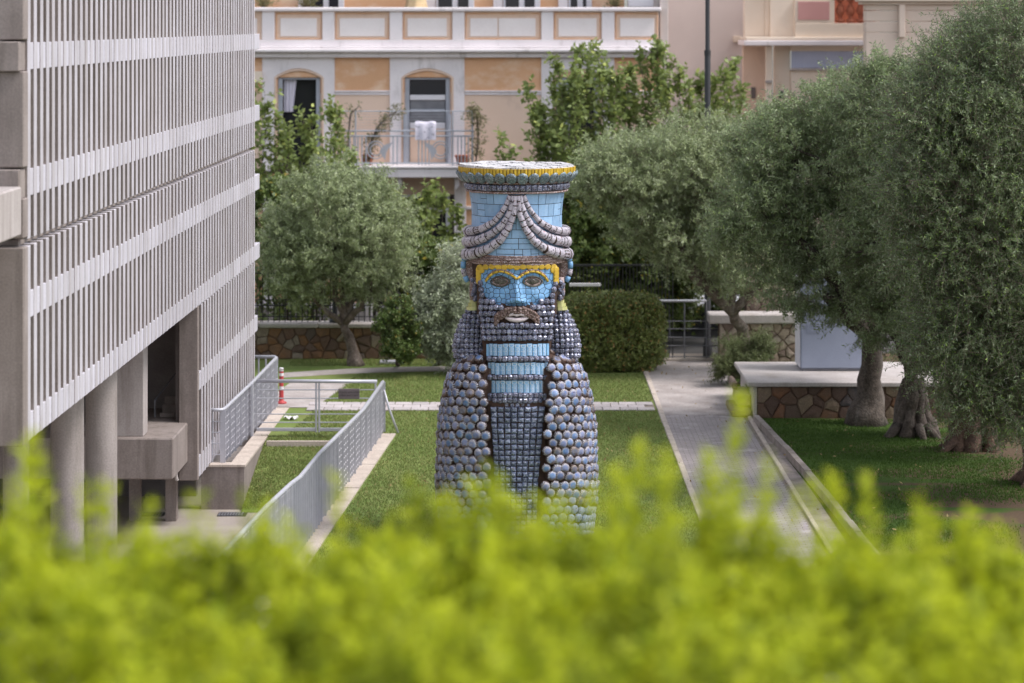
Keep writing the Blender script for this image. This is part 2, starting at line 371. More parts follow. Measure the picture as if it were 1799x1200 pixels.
# paved walk on the right: pavers, concrete end, edging
sheet('paved_walk', [(3.12,6),(4.76,6),(4.70,52.2),(3.12,52.2)], .006, M['paver'])
sheet('concrete_walk', [(3.06,52.2),(4.80,52.2),(4.95,60.6),(3.0,60.6)], .010, M['concpath'])
e = MB()
y = 10
while y < 60:
    L = random.uniform(.8,1.05); e.bbox(3.0, 3.11, y, y+L-.012, -.05, .03+random.uniform(0,.008), .01); y += L
e.build('walk_edging', M['curbstone'], kind='structure')
e = MB(); y = 12
while y < 51.5:
    L = random.uniform(.8,1.05); e.bbox(4.77, 4.85, y, y+L-.012, -.05, .035+random.uniform(0,.008), .01); y += L
e.build('walk_edging', M['curbstone'], kind='structure')
gut = MB(); gut.add([(4.85,8,.006),(5.35,8,.006),(5.12,44,.006),(4.92,51.4,.006),(4.85,51.4,.006)], [(0,1,2,3,4)])
gut.build('gutter', M['kerbgrey'], kind='structure')
rk = thing('kerb', 'low weathered kerb wall curving along the right of the paved walk', 'kerb', (4.9,46,0))
def kx(Y): t = (51.2-Y)/10.3; return 4.82+.42*t+.06*math.sin(t*3)
y = 51.2
while y > 20:
    L = .9; mb = MB(); y1 = y-L+.012
    p = [(kx(y)-4.9,y-46),(kx(y)+.11-4.9,y-46),(kx(y1)+.11-4.9,y1-46),(kx(y1)-4.9,y1-46)]
    mb.slab(p[::-1], -.05, .15+random.uniform(-.01,.01)); mb.build('kerbstone', M['kerbgrey'], rk); y -= L
# tiled paths across the lawn
def tiled_path(name, y0, y1, x0, x1, rows, tl, curve=None):
    bed = MB(); n = 40
    for i in range(n+1):
        x = x0+(x1-x0)*i/n; dy = curve(x) if curve else 0
        bed.v += [(x,y0+dy,.005),(x,y1+dy,.005)]
    for i in range(n): bed.f.append((2*i,2*i+2,2*i+3,2*i+1)); bed.m.append(0)
    o = bed.build(name, M['pathdirt'], kind='structure')
    me = MB(); h = (y1-y0)/rows; me.bbox(.008, tl-.008, .008, h-.008, .006, .03, .008); me = me.mesh('path_tile', M['tile'])
    for r in range(rows):
        x = x0+(tl*.5 if r % 2 else 0)
        while x+tl < x1:
            dy = curve(x+tl/2) if curve else 0
            link('path_tile', me, o, (x, y0+r*h+dy, random.uniform(-.003,.004)), (0,0,random.uniform(-.01,.01))); x += tl
    return o
tiled_path('lawn_path', 52.75, 53.85, -4.25, 2.96, 3, .36)
cv = MB(); n = 40
for i in range(n+1):
    x = -5.2+8.2*i/n; t = max(0, (-1.2-x)/4.0); yy = 59.2-1.1*t*t
    cv.v += [(x, yy-.42, .006),(x, yy+.42, .006)]
for i in range(n): cv.f.append((2*i,2*i+2,2*i+3,2*i+1)); cv.m.append(0)
cv.build('garden_path', M['concpath'], kind='structure')
# left concrete strip by the bollard
sheet('side_path', [(-5.3,53.2),(-4.1,53.2),(-3.55,57.1),(-4.9,57.1)], .012, M['concpath'])

# grass blades
def grass(name, area_fn, n, mat, h=(.025,.055), zf=None):
    P0 = area_fn(n); n = len(P0); a = rng.uniform(0, 2*np.pi, n); hh = rng.uniform(*h, n); wd = rng.uniform(.008,.014, n)
    z = P0[:,2] if P0.shape[1] == 3 else np.zeros(n)
    base = np.stack([P0[:,0], P0[:,1], z], 1); d = np.stack([np.cos(a), np.sin(a), np.zeros(n)], 1)
    ln = np.stack([rng.normal(0,.5,n)*hh, rng.normal(0,.5,n)*hh, hh], 1)
    V = np.empty((n,3,3)); V[:,0] = base-d*wd[:,None]; V[:,1] = base+d*wd[:,None]; V[:,2] = base+ln
    link(name, npmesh(name, V.reshape(-1,3), np.arange(n*3).reshape(-1,3), mat), kind='stuff')
M['blade'] = leafmat('grass_blades', (.185,.255,.070), (.300,.335,.125), (.21,.26,.09), (.34,.29,.13), .6, .35, None, .14, .2)
M['blade_s'] = leafmat('shade_grass_blades', (.058,.115,.020), (.090,.150,.032), (.09,.15,.035), None, .6, .35, None, .1, .2)  # darker copy of the blades, with tree shade in the colour
def area_lawn(n):
    x = rng.uniform(-4.4,3.06,n); y = rng.uniform(30,59,n)
    k = (x > np.where(y < PIT, railX(y)+.30, -3.95+(y-54)*.1)) & ~((y > 52.79+.04*np.sin(x*9))&(y < 53.81+.05*np.sin(x*7+1))) & (y < 58.25) & (x < 2.98+.045*np.sin(y*3)+.03*np.sin(y*11))
    return np.stack([x[k],y[k]],1)
grass('lawn_grass', area_lawn, 185000, M['blade'])
def area_bank(n):
    y = rng.uniform(46.1,PIT,n); x = -4.84+(railX(y)-.1+4.84)*rng.uniform(0,1,n); z = CZ+.0+(-CZ-.01)*((y-46)/(PIT-46))**.8
    return np.stack([x,y,z],1)
grass('bank_grass', area_bank, 16000, M['blade'])
def area_right(n):
    x = rng.uniform(5.05,12.5,n); y = rng.uniform(33,51.6,n); k = x > np.vectorize(kx)(y)+.2
    s = np.sin(x*1.3+y*.7)+np.sin(y*2.1-x*.6)*.8+rng.normal(0,.5,n); k &= (s+(x-6.5)*.45-(y-46)*.12) < 1.0
    return np.stack([x[k],y[k]],1)
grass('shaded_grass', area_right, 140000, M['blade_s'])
def area_far(n):
    x = rng.uniform(-5.2,3,n); y = rng.uniform(59.7,60.8,n); return np.stack([x,y],1)
grass('border_grass', area_far, 9000, M['blade'])

# terrace the photographer stands on
t = MB(); t.bbox(-7,7,-4,9.6,4.8,5.4,.02); t.build('terrace', M['concrete'], kind='structure')

# ------------------------------------------------------------------ voronoi pieces
def clip_half(poly, a, b):
    "keep the part of poly nearer to a than to b"
    mx, my = (a[0]+b[0])/2, (a[1]+b[1])/2; nx, ny = b[0]-a[0], b[1]-a[1]; out = []
    for i in range(len(poly)):
        p, q = poly[i], poly[(i+1)%len(poly)]
        dp = (p[0]-mx)*nx+(p[1]-my)*ny; dq = (q[0]-mx)*nx+(q[1]-my)*ny
        if dp <= 0: out.append(p)
        if dp*dq < 0:
            t = dp/(dp-dq); out.append((p[0]+(q[0]-p[0])*t, p[1]+(q[1]-p[1])*t))
    return out
def voronoi(pts, boundary):
    cells = []
    for i, a in enumerate(pts):
        poly = list(boundary)
        for j in sorted(range(len(pts)), key=lambda j: (pts[j][0]-a[0])**2+(pts[j][1]-a[1])**2)[1:18]:
            poly = clip_half(poly, a, pts[j])
            if len(poly) < 3: break
        if len(poly) >= 3: cells.append(poly)
    return cells
def inset(poly, d):
    "shrink a convex polygon by d"
    cx = sum(p[0] for p in poly)/len(poly); cy = sum(p[1] for p in poly)/len(poly); out = []
    for p in poly:
        L = math.hypot(p[0]-cx, p[1]-cy); k = max(0.25, 1-d*1.25/max(L,1e-6)); out.append((cx+(p[0]-cx)*k, cy+(p[1]-cy)*k))
    return out
def rubble(parent, x0, x1, z0, z1, sx, sz, mat, y=0, depth=(.02,.05), gap=.006, name='stone', rot=None):
    nx = max(1, round((x1-x0)/sx)); nz = max(1, round((z1-z0)/sz)); pts = []
    for j in range(nz):
        for i in range(nx):
            pts.append((x0+(i+.5+(.25 if j%2 else -.25)+random.uniform(-.42,.42))*(x1-x0)/nx, z0+(j+.5+random.uniform(-.40,.40))*(z1-z0)/nz))
    for poly in voronoi(pts, [(x0,z0),(x1,z0),(x1,z1),(x0,z1)]):
        p0 = inset(poly, gap); d = random.uniform(*depth)
        p1 = inset(poly, gap+random.uniform(.01,.03)); n = len(p0)
        cx = sum(q[0] for q in p1)/n; cz = sum(q[1] for q in p1)/n
        vs = [(a,0,b) for a,b in p0]+[(a,-d*random.uniform(.7,1),b) for a,b in p1]+[(cx,-d*1.15,cz)]
        fs = [(i,(i+1)%n,(i+1)%n+n,i+n) for i in range(n)]+[(i+n,(i+1)%n+n,2*n) for i in range(n)]
        mb = MB(); mb.add([(a,b+y,c) for a,b,c in vs], fs); o = mb.build(name, mat, parent)
        if rot: o.rotation_euler = rot

# ------------------------------------------------------------------ museum
mu = thing('museum', 'ribbed pale concrete museum building on round columns, filling the left side', 'building', (-6.23,0,0), -math.atan(.0169))
YA, YB, PITCH, RW = 30.27, 53.0, .372, .155
BAND = [7.765, 6.265, 4.815, 3.37, 1.875]; BH = .32
nr = int((YB-YA)/PITCH)
rib_mesh = {}
def rib(y, z0, z1):
    key = (round(z0,3), round(z1,3))
    if key not in rib_mesh:
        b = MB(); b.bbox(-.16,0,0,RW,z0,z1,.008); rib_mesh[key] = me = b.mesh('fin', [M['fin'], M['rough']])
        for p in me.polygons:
            if abs(p.normal.y) > .9: p.material_index = 1  # side faces take the darker concrete
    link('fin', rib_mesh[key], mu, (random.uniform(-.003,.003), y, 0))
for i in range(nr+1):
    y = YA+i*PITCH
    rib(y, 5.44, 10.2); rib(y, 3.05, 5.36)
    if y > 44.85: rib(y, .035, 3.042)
def band(z1, ya, yb, z0=None):
    y = ya; i = 0
    z0 = z1-BH if z0 is None else z0
    b = MB(); L = 4*PITCH; b.bbox(-.165,-.012,.008,L-.004,z0,z1,.006); me = b.mesh('band_panel', M['band'])
    while y < yb-.1:
        link('band_panel', me, mu, (random.uniform(-.002,.002), y, 0)); y += L
band(9.25, YA, YB); band(BAND[0], YA, YB); band(BAND[1], YA, YB); band(BAND[2], YA, YB); band(BAND[3]-.003, YA, YB)
band(BAND[4], YA+39*PITCH, YB); band(.40, YA+39*PITCH, YB, .037)
b = MB()
b.box(-.36,-.162,YA+.02,YB+.15,5.48,10.2); b.box(-.36,-.162,YA+.02,YB+.15,3.052,5.34)
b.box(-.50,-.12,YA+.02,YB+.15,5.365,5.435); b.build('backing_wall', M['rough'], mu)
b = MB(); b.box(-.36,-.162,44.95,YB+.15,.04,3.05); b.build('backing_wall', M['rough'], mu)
# near end: piers and slab returns
for z0, z1, x0 in ((7.80,10.2,-.31),(6.30,7.43,-.30),(5.47,5.935,-.30),(3.03,5.36,-.335)):
    b = MB(); b.bbox(x0,-.002,30.03,YA+.015,z0,z1,.012); b.build('end_pier', M['rough'], mu)
for z1 in (7.78, 6.28):
    b = MB(); b.bbox(-2.2,-.035,29.93,YA+.02,z1-BH-.03,z1,.012); b.build('slab_edge', M['rough'], mu)
b = MB(); b.bbox(-.34,-.006,44.70,44.845,.01,3.045,.012); b.build('end_pier', M['rough'], mu)
b = MB(); b.box(-.42,-.34,44.86,45.3,.5,3.0); b.build('door_jamb', M['darkroom'], mu)
b = MB(); b.box(-14,-.37,30.5,YB+.14,3.2,10.2); b.build('interior', M['glass'], mu)
b = MB(); b.box(-14,-.165,30.45,YB+.14,3.06,3.19); b.build('soffit', M['concrete'], mu)
b = MB(); b.box(-14,.0,30.2,YB,10.22,10.5); b.build('roof_slab', M['concrete'], mu)
# terrace parapet of the museum at the far left, with its glass balustrade
b = MB(); b.bbox(-.30,.004,22,29.88,5.52,6.09,.02); b.build('balcony_parapet', M['concrete'], mu)
b = MB(); b.box(-3.5,-.31,22,29.86,5.50,5.62); b.build('balcony_floor', M['concrete'], mu)
b = MB(); b.box(-.205,-.19,22,29.2,6.05,7.42); o = b.build('glass_balustrade', M['clear'], mu)
b = MB(); b.bbox(-.215,-.18,22,29.21,7.42,7.45,.008); b.build('top_rail', M['steel'], o)
b = MB(); b.bbox(-.215,-.185,29.2,29.23,6.07,7.44,.008); b.build('end_post', M['steel'], o)
# ground floor slab, columns, dark rooms below
def mloc(u, Y):  # museum-local x of pixel column u at distance Y
    return (u-899.5)/F*Y+6.23-.0169*Y
def column(u, Y, r, z0=CZ, z1=3.07, mat='concrete'):
    b = MB(); b.lathe([(r,z0),(r,z0+(z1-z0)*.33),(r,z0+(z1-z0)*.66),(r,z1)], 28, c=(mloc(u,Y),Y)); b.build('column', M[mat], mu, True)
column(178,38.2,.235,mat='colconc'); column(118,36.3,.235,mat='colconc'); column(28,33.4,.17,mat='colconc'); column(-70,31.6,.2,mat='colconc')
b = MB(); x0 = mloc(205,43.2); b.bbox(x0-.25, mloc(252,43.2), 43.2, 43.65, 1.02, 3.07, .012); b.build('pier', M['concrete'], mu)
b = MB(); b.bbox(mloc(150,43)-1.5, mloc(304,43), 43.0, 52.5, .33, 1.02, .02); b.build('floor_slab', M['rough'], mu)
b = MB(); b.box(-14, -.5, 46.4, 46.6, 1.02, 3.06); b.build('back_wall', M['darkroom'], mu)
b = MB(); b.box(-14, -.45, 47.6, 47.8, CZ, .33); b.build('back_wall', M['darkroom'], mu)
b = MB(); x = mloc(272,45.3); b.tube([(x,45.3,1.02),(x,45.3,1.32),(mloc(312,46),46,1.75)], .014, 6); b.build('stair_rail', M['steel_dark'], mu)
for k in range(3):
    b = MB(); b.bbox(mloc(285,45.6)+.0, mloc(312,45.6), 45.3+.3*k, 45.34+.3*k, 1.02, 1.10+.10*k, .01); b.build('stair_tread', M['rough'], mu)
b = MB(); x = mloc(309,44.2); b.tube([(x,44.2,.95),(x,44.2,.72),(x-.03,44.15,.66),(x,44.2,.60),(x,44.2,.18),(x+.02,44.22,.1)], [.035,.035,.055,.04,.03,.03], 8); b.build('drain_pipe', M['coping'], mu)
for u in (236, 300):
    b = MB(); b.bbox(mloc(u,45.2)-.1, mloc(u,45.2)+.1, 45.2, 45.4, CZ, .32, .01); b.build('short_pier', M['rough'], mu)
for u in (268, 408):
    X, Y, _ = G(u, 904, CZ); b = MB(); t = thing('drain_grate', 'dark drain grate in the sunken paving %s' % ('below the floor slab' if u < 300 else 'in front of the concrete planter wall'), 'grate', (X,Y,CZ), 0, 'drain grates')
    W = .2 if u < 300 else .24
    for k in range(int(W*2/.05)):
        b = MB(); b.bbox(-W+k*.05, -W+k*.05+.03, -.16, .16, .006, .02, .003); b.build('slat', M['steel_dark'], t)
    b = MB(); b.box(-W-.02, W+.02, -.18, .18, .001, .006); b.build('tray', M['black'], t)

# ------------------------------------------------------------------ retaining wall and railings
rw = thing('retaining_wall', 'concrete retaining wall with pale coping beside the museum, railing on top', 'wall', (-5.2,46.3,0))
b = MB(); b.slab([(-.42,0),(.36,0),(.55,7.0),(.30,7.0),(.12,.25),(-.42,.25)], CZ, -.03); b.build('wall', M['rough'], rw)
b = MB(); b.slab([(-.44,-.02),(.38,-.02),(.575,6.98),(.28,6.98),(.10,.27),(-.44,.27)], -.028, .012); b.build('coping', M['curbstone'], rw)

def mesh_railing(t, base, tops, step, sheet_mat, nrow=9):
    "closely set uprights joined by short cross rods, as in the photograph"
    n = len(base)
    def at(s):
        f = s*(n-1); i = min(int(f), n-2); g = f-i
        return Vector(base[i]).lerp(Vector(base[i+1]), g), Vector(tops[i]).lerp(Vector(tops[i+1]), g)
    L = sum((Vector(base[i+1])-Vector(base[i])).length for i in range(n-1)); m = int(L/step)
    for k in range(m+1):
        p, q = at(k/m); b = MB()
        d = (Vector(base[-1])-Vector(base[0])).normalized(); s = Vector((-d.y, d.x, 0))
        w = .022 if k % 4 else .05
        b.add([p-d*.006-s*w, p+d*.006-s*w, p+d*.006+s*w, p-d*.006+s*w, q-d*.006-s*w, q+d*.006-s*w, q+d*.006+s*w, q-d*.006+s*w],
              [(3,2,1,0),(4,5,6,7),(0,1,5,4),(1,2,6,5),(2,3,7,6),(3,0,4,7)])
        b.build('upright', M['steel'], t)
    for r in range(nrow):
        f = (r+.5)/nrow; b = MB(); pts = []
        for k in range(25):
            p, q = at(k/24); pts.append(p.lerp(q, f))
        b.tube(pts, .009, 6); b.build('rod', M['frame_white'], t)
# right railing along the lawn
Rp = [(672.6,671),(638,720),(593,765),(562,796),(543,819),(527,838),(511,850),(467,891),(400,963),(330,1035)]
rb, rt = [], []
for u, v in Rp:
    Y = 5.644/(.0627-(u-899.5)/F); rb.append((railX(Y), Y, .03)); rt.append((railX(Y), Y, HZ-(v-40)/F*Y))
rr = thing('railing', 'long grey metal mesh railing sloping along the edge of the lawn', 'railing', (0,0,0), 0)
b = MB(); b.tube(rt, .034, 10); b.build('handrail', M['steel'], rr, True)
mesh_railing(rr, rb, rt, .13, M['steel'])
X, Y, Z = rb[0]
b = MB(); b.tube([(X+.02,Y,.85),(X+.12,Y-.05,.5),(X+.30,Y-.1,.03)], .022, 8); b.build('stay', M['steel'], rr, True)
rk2 = thing('kerb', 'buff concrete kerb running along the foot of the long grey railing', 'kerb', (0,0,0))
y = 49.75
while y > 14:
    L = random.uniform(1.0,1.3); y1 = y-L+.01; b = MB()
    b.slab([(railX(y1)-.05,y1),(railX(y1)+.27,y1),(railX(y)+.27,y),(railX(y)-.05,y)], CZ-.05, .028+random.uniform(-.004,.004)); b.build('kerbstone', M['curbstone'], rk2); y -= L
# left railing on the retaining wall
lr = thing('railing', 'grey metal mesh railing on the retaining wall next to the ribbed facade', 'railing', (0,0,0), 0)
lb = [(-5.25,46.5,.012),(-4.90,53.4,.012)]; lt = [(-5.25,46.5,.97),(-4.90,53.4,1.03)]
b = MB(); b.tube([(-5.60,46.55,.97),(-5.27,46.48,.975),(-5.23,46.6,.975),(-5.05,50,1.0),(-4.905,53.3,1.03),(-4.95,53.45,1.03),(-5.7,53.45,1.03)], .032, 10); b.build('handrail', M['steel'], lr, True)
mesh_railing(lr, lb, lt, .16, M['steel'], 8)
for x in (-5.62,-5.45):
    b = MB(); b.bbox(x,x+.02,46.52,46.56,.0,.96,.004); b.build('upright', M['steel'], lr)
for z in (.16,.36,.56,.76):
    b = MB(); b.tube([(-5.6,46.54,z),(-5.26,46.5,z)], .01, 6); b.build('rod', M['steel'], lr)
for x in (-5.15,-5.3,-5.5):
    b = MB(); b.bbox(x,x+.03,53.43,53.47,.0,1.0,.004); b.build('upright', M['steel'], lr)
b = MB(); b.bbox(-5.06,-5.0,49.5,49.58,.0,1.02,.008); b.build('gate_post', M['steel'], lr)
# gate
g = thing('gate', 'grey metal gate of thin horizontal bars between the two railings', 'gate', (-3.77,49.55,0))
b = MB(); b.tube([(-1.17,0,1.07),(1.16,0,1.06)], .036, 10); b.build('top_rail', M['steel'], g, True)
for z in (.90,.735,.43,.27):
    b = MB(); b.tube([(-1.17,0,z),(1.2,0,z)], .012, 6); b.build('bar', M['steel'], g)
for x0, x1 in ((-1.17,-.02),(.06,1.2)):
    b = MB(); b.bbox(x0,x1,-.02,.02,.10,.165,.006); b.build('bottom_rail', M['steel'], g)
for x in (-.02,.04,1.13):
    b = MB(); b.bbox(x-.018,x+.018,-.02,.02,.08 if x < 1 else .165,1.05,.005); b.build('stile', M['steel'], g)
def textmesh(txt, size, align='CENTER'):
    c = bpy.data.curves.new('lettering', 'FONT'); c.body = txt; c.size = size; c.align_x = align; c.align_y = 'CENTER'; c.resolution_u = 2
    o = bpy.data.objects.new('lettering', c); COL.objects.link(o)
    dg = bpy.context.evaluated_depsgraph_get(); me = bpy.data.meshes.new_from_object(o.evaluated_get(dg))
    vs = [tuple(v.co) for v in me.vertices]; fs = [tuple(p.vertices) for p in me.polygons]
    bpy.data.objects.remove(o); bpy.data.curves.remove(c); bpy.data.meshes.remove(me); return vs, fs
sg = thing('sign', 'small grey plaque with two lines of dark lettering on the gate', 'sign', (-3.15,49.49,.83))
b = MB(); b.bbox(-.205,.205,-.012,.012,-.10,.10,.006); b.build('plate', M['plaque'], sg)
b = MB()
for tx, z in (('ΕΞΟΔΟΣ ΚΙΝΔΥΝΟΥ', .028), ('EMERGENCY EXIT', -.03)):
    vs, fs = textmesh(tx, .046); b.add([(x,-.0145,y+z) for x,y,_ in vs], fs)
b.build('lettering', M['ink'], sg)
# threshold strip in the grass, bollard, small things on the wall
b = MB(); b.bbox(-4.70,-2.62,49.0,49.06,-.2,.0,.01); tag(b.build('edging_strip', M['curbstone']), 'thin pale edging strip in the grass just in front of the gate', 'edging')
bo = thing('bollard', 'red flexible bollard with white bands beside the left railing', 'bollard', (-4.84,53.75,0.012))
b = MB(); b.lathe([(0,0),(.11,0),(.11,.03),(.07,.045),(.055,.05),(.05,.1),(.048,.30)], 18); b.build('base', M['red'], bo, True)
zz = [.30,.36,.44,.50,.58,.64,.68,.73]
for k, (z0, z1) in enumerate(zip(zz[:-1], zz[1:])):
    b = MB(); r = .048 if k % 2 == 0 else .0455; b.lathe([(r,z0),(r,z1)]+([(.05,z1),(.05,z1+.01),(.03,z1+.02),(0,z1+.02)] if k == 6 else []), 18)
    b.build('white_band' if k % 2 == 0 else 'red_band', M['white'] if k % 2 == 0 else M['red'], bo, True)
def floodlight(x, y, z, rz, lab):
    f = thing('floodlight', lab, 'lamp', (x,y,z), rz, 'small floodlights by the railing')
    b = MB(); b.lathe([(0,.05),(.06,.05),(.075,.07),(.08,.11),(.07,.13),(0,.13)], 14); o = b.build('housing', M['white'], f, True)
    b = MB(); b.bbox(-.012,.012,-.05,.05,0,.06,.004); b.build('bracket', M['steel_dark'], f)
floodlight(-5.02,53.55,.012,0,'small white floodlight at the foot of the red bollard'); floodlight(-5.08,51.2,.012,.5,'small white floodlight behind the gate post')
cl = MB()
for i in range(9):
    for j in range(5):
        cl.v.append((-.14+.035*i, -.08+.04*j, .02+.03*math.sin(i*1.7+j*2.1)+.02*random.random()))
for i in range(8):
    for j in range(4): a = i*5+j; cl.f.append((a,a+5,a+6,a+1)); cl.m.append(0)
o = cl.build('crumpled_paper', M['white'], None, True); o.location = (-4.45,51.6,0.02); tag(o, 'crumpled white paper lying on the grass behind the gate', 'paper')

# ------------------------------------------------------------------ garden wall with iron fence (back left)
gw = thing('garden_wall', 'dark red-brown rubble wall with grey coping at the back left', 'wall', (0,60.9,0))
b = MB(); b.box(-12,-2.0,.06,.45,-.05,.74); b.build('core', M['mortar'], gw)
x = -12
while x < -2.0:
    L = random.uniform(1.3,1.8); b = MB(); b.bbox(x,min(x+L,-2.0)-.01,-.06,.5,.745,.86,.025); b.build('coping_stone', M['coping'], gw); x += L
rubble(gw, -8.0,-2.0, 0,.74, .27,.17, M['stone'], y=.06)
fe = thing('iron_fence', 'black iron railing standing on the rubble garden wall', 'fence', (0,61.1,.86))
for k in range(58):
    x = -10+k*.135
    b = MB(); b.tube([(x,0,0),(x,0,1.25),(x,0,1.36)], [.011,.011,.002], 6); b.build('bar', M['black'], fe)
    if k % 1 == 0:
        b = MB(); ring = [(x+.067+.05*math.cos(a), 0, .45+.05*math.sin(a)) for a in np.linspace(0,2*math.pi,9)]; b.tube(ring, .006, 4, cap=False); b.build('ring', M['black'], fe)
for z in (.12,.38,.52,1.15):
    b = MB(); b.bbox(-10,-2.1,-.012,.012,z,z+.022,.003); b.build('rail', M['black'], fe)
lp = thing('lamp_post', 'short black lamp post with flared base on the garden wall behind the olive trunk', 'lamp post', (*P(588,578,61.0)[:2], .86))
b = MB(); b.lathe([(.13,0),(.13,.05),(.09,.08),(.075,.14),(.085,.16),(.06,.2),(.055,.6),(.07,.63),(.05,.66),(.035,.75),(.03,2.2),(.06,2.22),(.06,2.26),(.02,2.28)], 14); b.build('post', M['black'], lp, True)
b = MB(); b.lathe([(.05,2.29),(.13,2.55),(.15,2.57),(.06,2.72),(.02,2.76),(0,2.80)], 14); b.build('lantern', M['black'], lp, True)
for i, u in enumerate((645, 652)):
    pp = MB(); X, Y, _ = P(u, 575, 61.3); pp.tube([(X,Y,.86),(X,Y,1.7)], .035, 8); tag(pp.build('pipe', M['frame_white'], None, True), 'thin white pipe on the garden wall, %s of the pair' % ('left' if i == 0 else 'right'), 'pipe', 'white pipes on the wall')
uv = MB(); uv.bbox(-.55,.0,0,.3,0,.07,.01); o = uv.build('utility_cover', M['steel']); o.location = (-2.55,60.0,0); tag(o, 'flat grey utility cover on the grass in front of the dark bush', 'cover')

# ------------------------------------------------------------------ right: platform, cabinet, walls, fence, awning
pl = thing('platform', 'stone platform with pale concrete slab top carrying the blue-grey cabinet', 'platform', (4.9,51.8,0))
b = MB(); b.box(.06,5.4,.05,3.0,-.05,.64); b.build('core', M['mortar'], pl)
b = MB(); b.bbox(-.14,5.6,-.07,3.1,.642,.735,.015); b.build('slab', M['coping'], pl)
rubble(pl, .06,5.4, -.02,.64, .33,.20, M['wetstone'], y=.05, depth=(.02,.05))
b = MB(); b.bbox(-.02,.058,.02,2.9,-.05,.64,.01); b.build('side_face', M['coping'], pl)
st = thing('stone_steps', 'pale rough stone block steps at the left end of the platform', 'steps', (4.55,52.1,0))
for (x0,x1,y0,y1,z0,z1) in ((-.35,.30,-.2,1.2,0,.16),(-.2,.32,.15,1.3,.16,.42),(-.26,.10,.75,1.6,.42,.60),(.11,.33,.55,1.4,.42,.56)):
    b = MB(); b.bbox(x0+.25,x1+.0,y0,y1,z0+.012,z1,.03); b.build('block', M['palestone'], st)
cb = thing('cabinet', 'pale blue-grey metal cabinet box on the stone platform', 'cabinet', (6.02,53.4,.736))
b = MB(); b.bbox(0,1.36,.02,.95,.05,2.0,.02); b.build('body', M['cabinet'], cb)
b = MB(); b.bbox(.02,1.34,.03,.94,0,.05,.005); b.build('plinth', M['steel_dark'], cb)
b = MB(); b.bbox(.02,1.34,-.005,.018,.07,1.05,.004); b.build('lower_panel', M['cabinet'], cb)
b = MB(); b.bbox(.02,1.34,-.005,.018,1.07,1.98,.004); b.build('upper_panel', M['cabinet'], cb)
b = MB(); b.bbox(-.03,1.39,-.03,.98,2.0,2.06,.01); b.build('lid', M['cabinet'], cb)
b = MB(); b.bbox(-.018,-.002,.05,.92,.07,1.98,.004); b.build('side_panel', M['frame_white'], cb)
b = MB(); b.bbox(1.20,1.24,-.035,-.007,.55,.75,.008); b.build('handle', M['steel_dark'], cb)
for k in range(6):
    b = MB(); b.bbox(.12,.42,-.014,-.0055,.80+.035*k,.822+.035*k,.004); b.build('louvre', M['cabinet'], cb)
w2 = thing('stone_wall', 'buff rubble wall with thick white coping behind the leaning olive trunk', 'wall', (4.86,60.2,0))
b = MB(); b.box(.02,2.2,.05,.5,-.05,.93); b.build('core', M['mortar'], w2)
b = MB(); b.bbox(-.25,2.1,-.10,.6,.93,1.16,.03); b.build('coping', M['coping'], w2)
rubble(w2, .02,2.2, -.02,.93, .24,.16, M['palestone'], y=.05)
hw = thing('rubble_pillar', 'pinkish rubble pillar rising behind the white wall coping', 'pillar', (5.6,61.2,0))
b = MB(); b.box(0,.9,.05,.6,0,2.2); b.build('core', M['mortar'], hw)
rubble(hw, 0,.9, 1.0,2.2, .26,.2, M['palestone'], y=.05)
rf = thing('rail_fence', 'thin grey metal fence of horizontal rails at the end of the walk', 'fence', (3.2,60.6,0))
for z in (.10,.36,.56,.76,.94): 
    b = MB(); b.tube([(.35,0,z),(1.68,0,z)], .012, 6); b.build('rail', M['steel_dark'], rf)
b = MB(); b.tube([(.1,0,1.42),(1.4,0,1.42)], .03, 8); b.build('top_rail', M['steel'], rf)
for x in (.36,.88,1.4):
    b = MB(); b.bbox(x-.015,x+.015,-.015,.015,0,1.42,.004); b.build('post', M['steel_dark'], rf)
b = MB(); b.bbox(.3,1.7,-.1,.1,-.02,.06,.01); b.build('sill', M['curbstone'], rf)
sl = thing('street_lamp', 'tall black street lamp post rising in front of the greige wall', 'street lamp', (*P(1243,640,61.3)[:2], 0))
b = MB(); b.lathe([(.11,0),(.11,.3),(.08,.35),(.075,2.2),(.072,7.30),(.055,7.36),(.052,11.0)], 14); b.build('post', M['black'], sl, True)
b = MB(); b.lathe([(.08,7.22),(.08,7.34)], 14); b.build('collar', M['black'], sl, True)
b = MB(); b.tube([(0,0,11),(0,-.3,11.4),(0,-1.0,11.5)], .04, 8); b.build('arm', M['black'], sl, True)
b = MB(); b.bbox(-.12,.12,-1.6,-.95,11.42,11.54,.03); b.build('lamp_head', M['black'], sl)
aw = thing('awning', 'white canvas awning over an added dark shade box behind the rail fence', 'awning', (0,66,0))
x0 = P(1165,560,66)[0]; x1 = P(1345,545,66)[0]
b = MB(); b.add([(x0,-1,.75),(x1,-1,.95),(x1,1.6,1.35),(x0,1.6,1.25),(x0,-1,.70),(x1,-1,.9),(x1,1.6,1.30),(x0,1.6,1.20)], [(0,1,2,3),(7,6,5,4),(0,4,5,1),(1,5,6,2),(2,6,7,3),(3,7,4,0)]); b.build('canvas', M['awning'], aw)
for x in (x0+.1,x1-.1):
    b = MB(); b.tube([(x,-.9,0),(x,-.9,.72)], .03, 8); b.build('pole', M['steel_dark'], aw)
b = MB(); b.bbox(x0-.3,x1,.8,1.4,0,.7,.02); b.build('shade_box', M['black'], aw)  # black box added to paint in the darkness below the awning
df = thing('iron_fence', 'dark iron fence behind the clipped bush', 'fence', (0,61.0,0))
for k in range(30):
    x = P(1000,500,61)[0]+k*.085
    b = MB(); b.tube([(x,0,0),(x,0,2.25)], .012, 5); b.build('bar', M['black'], df)
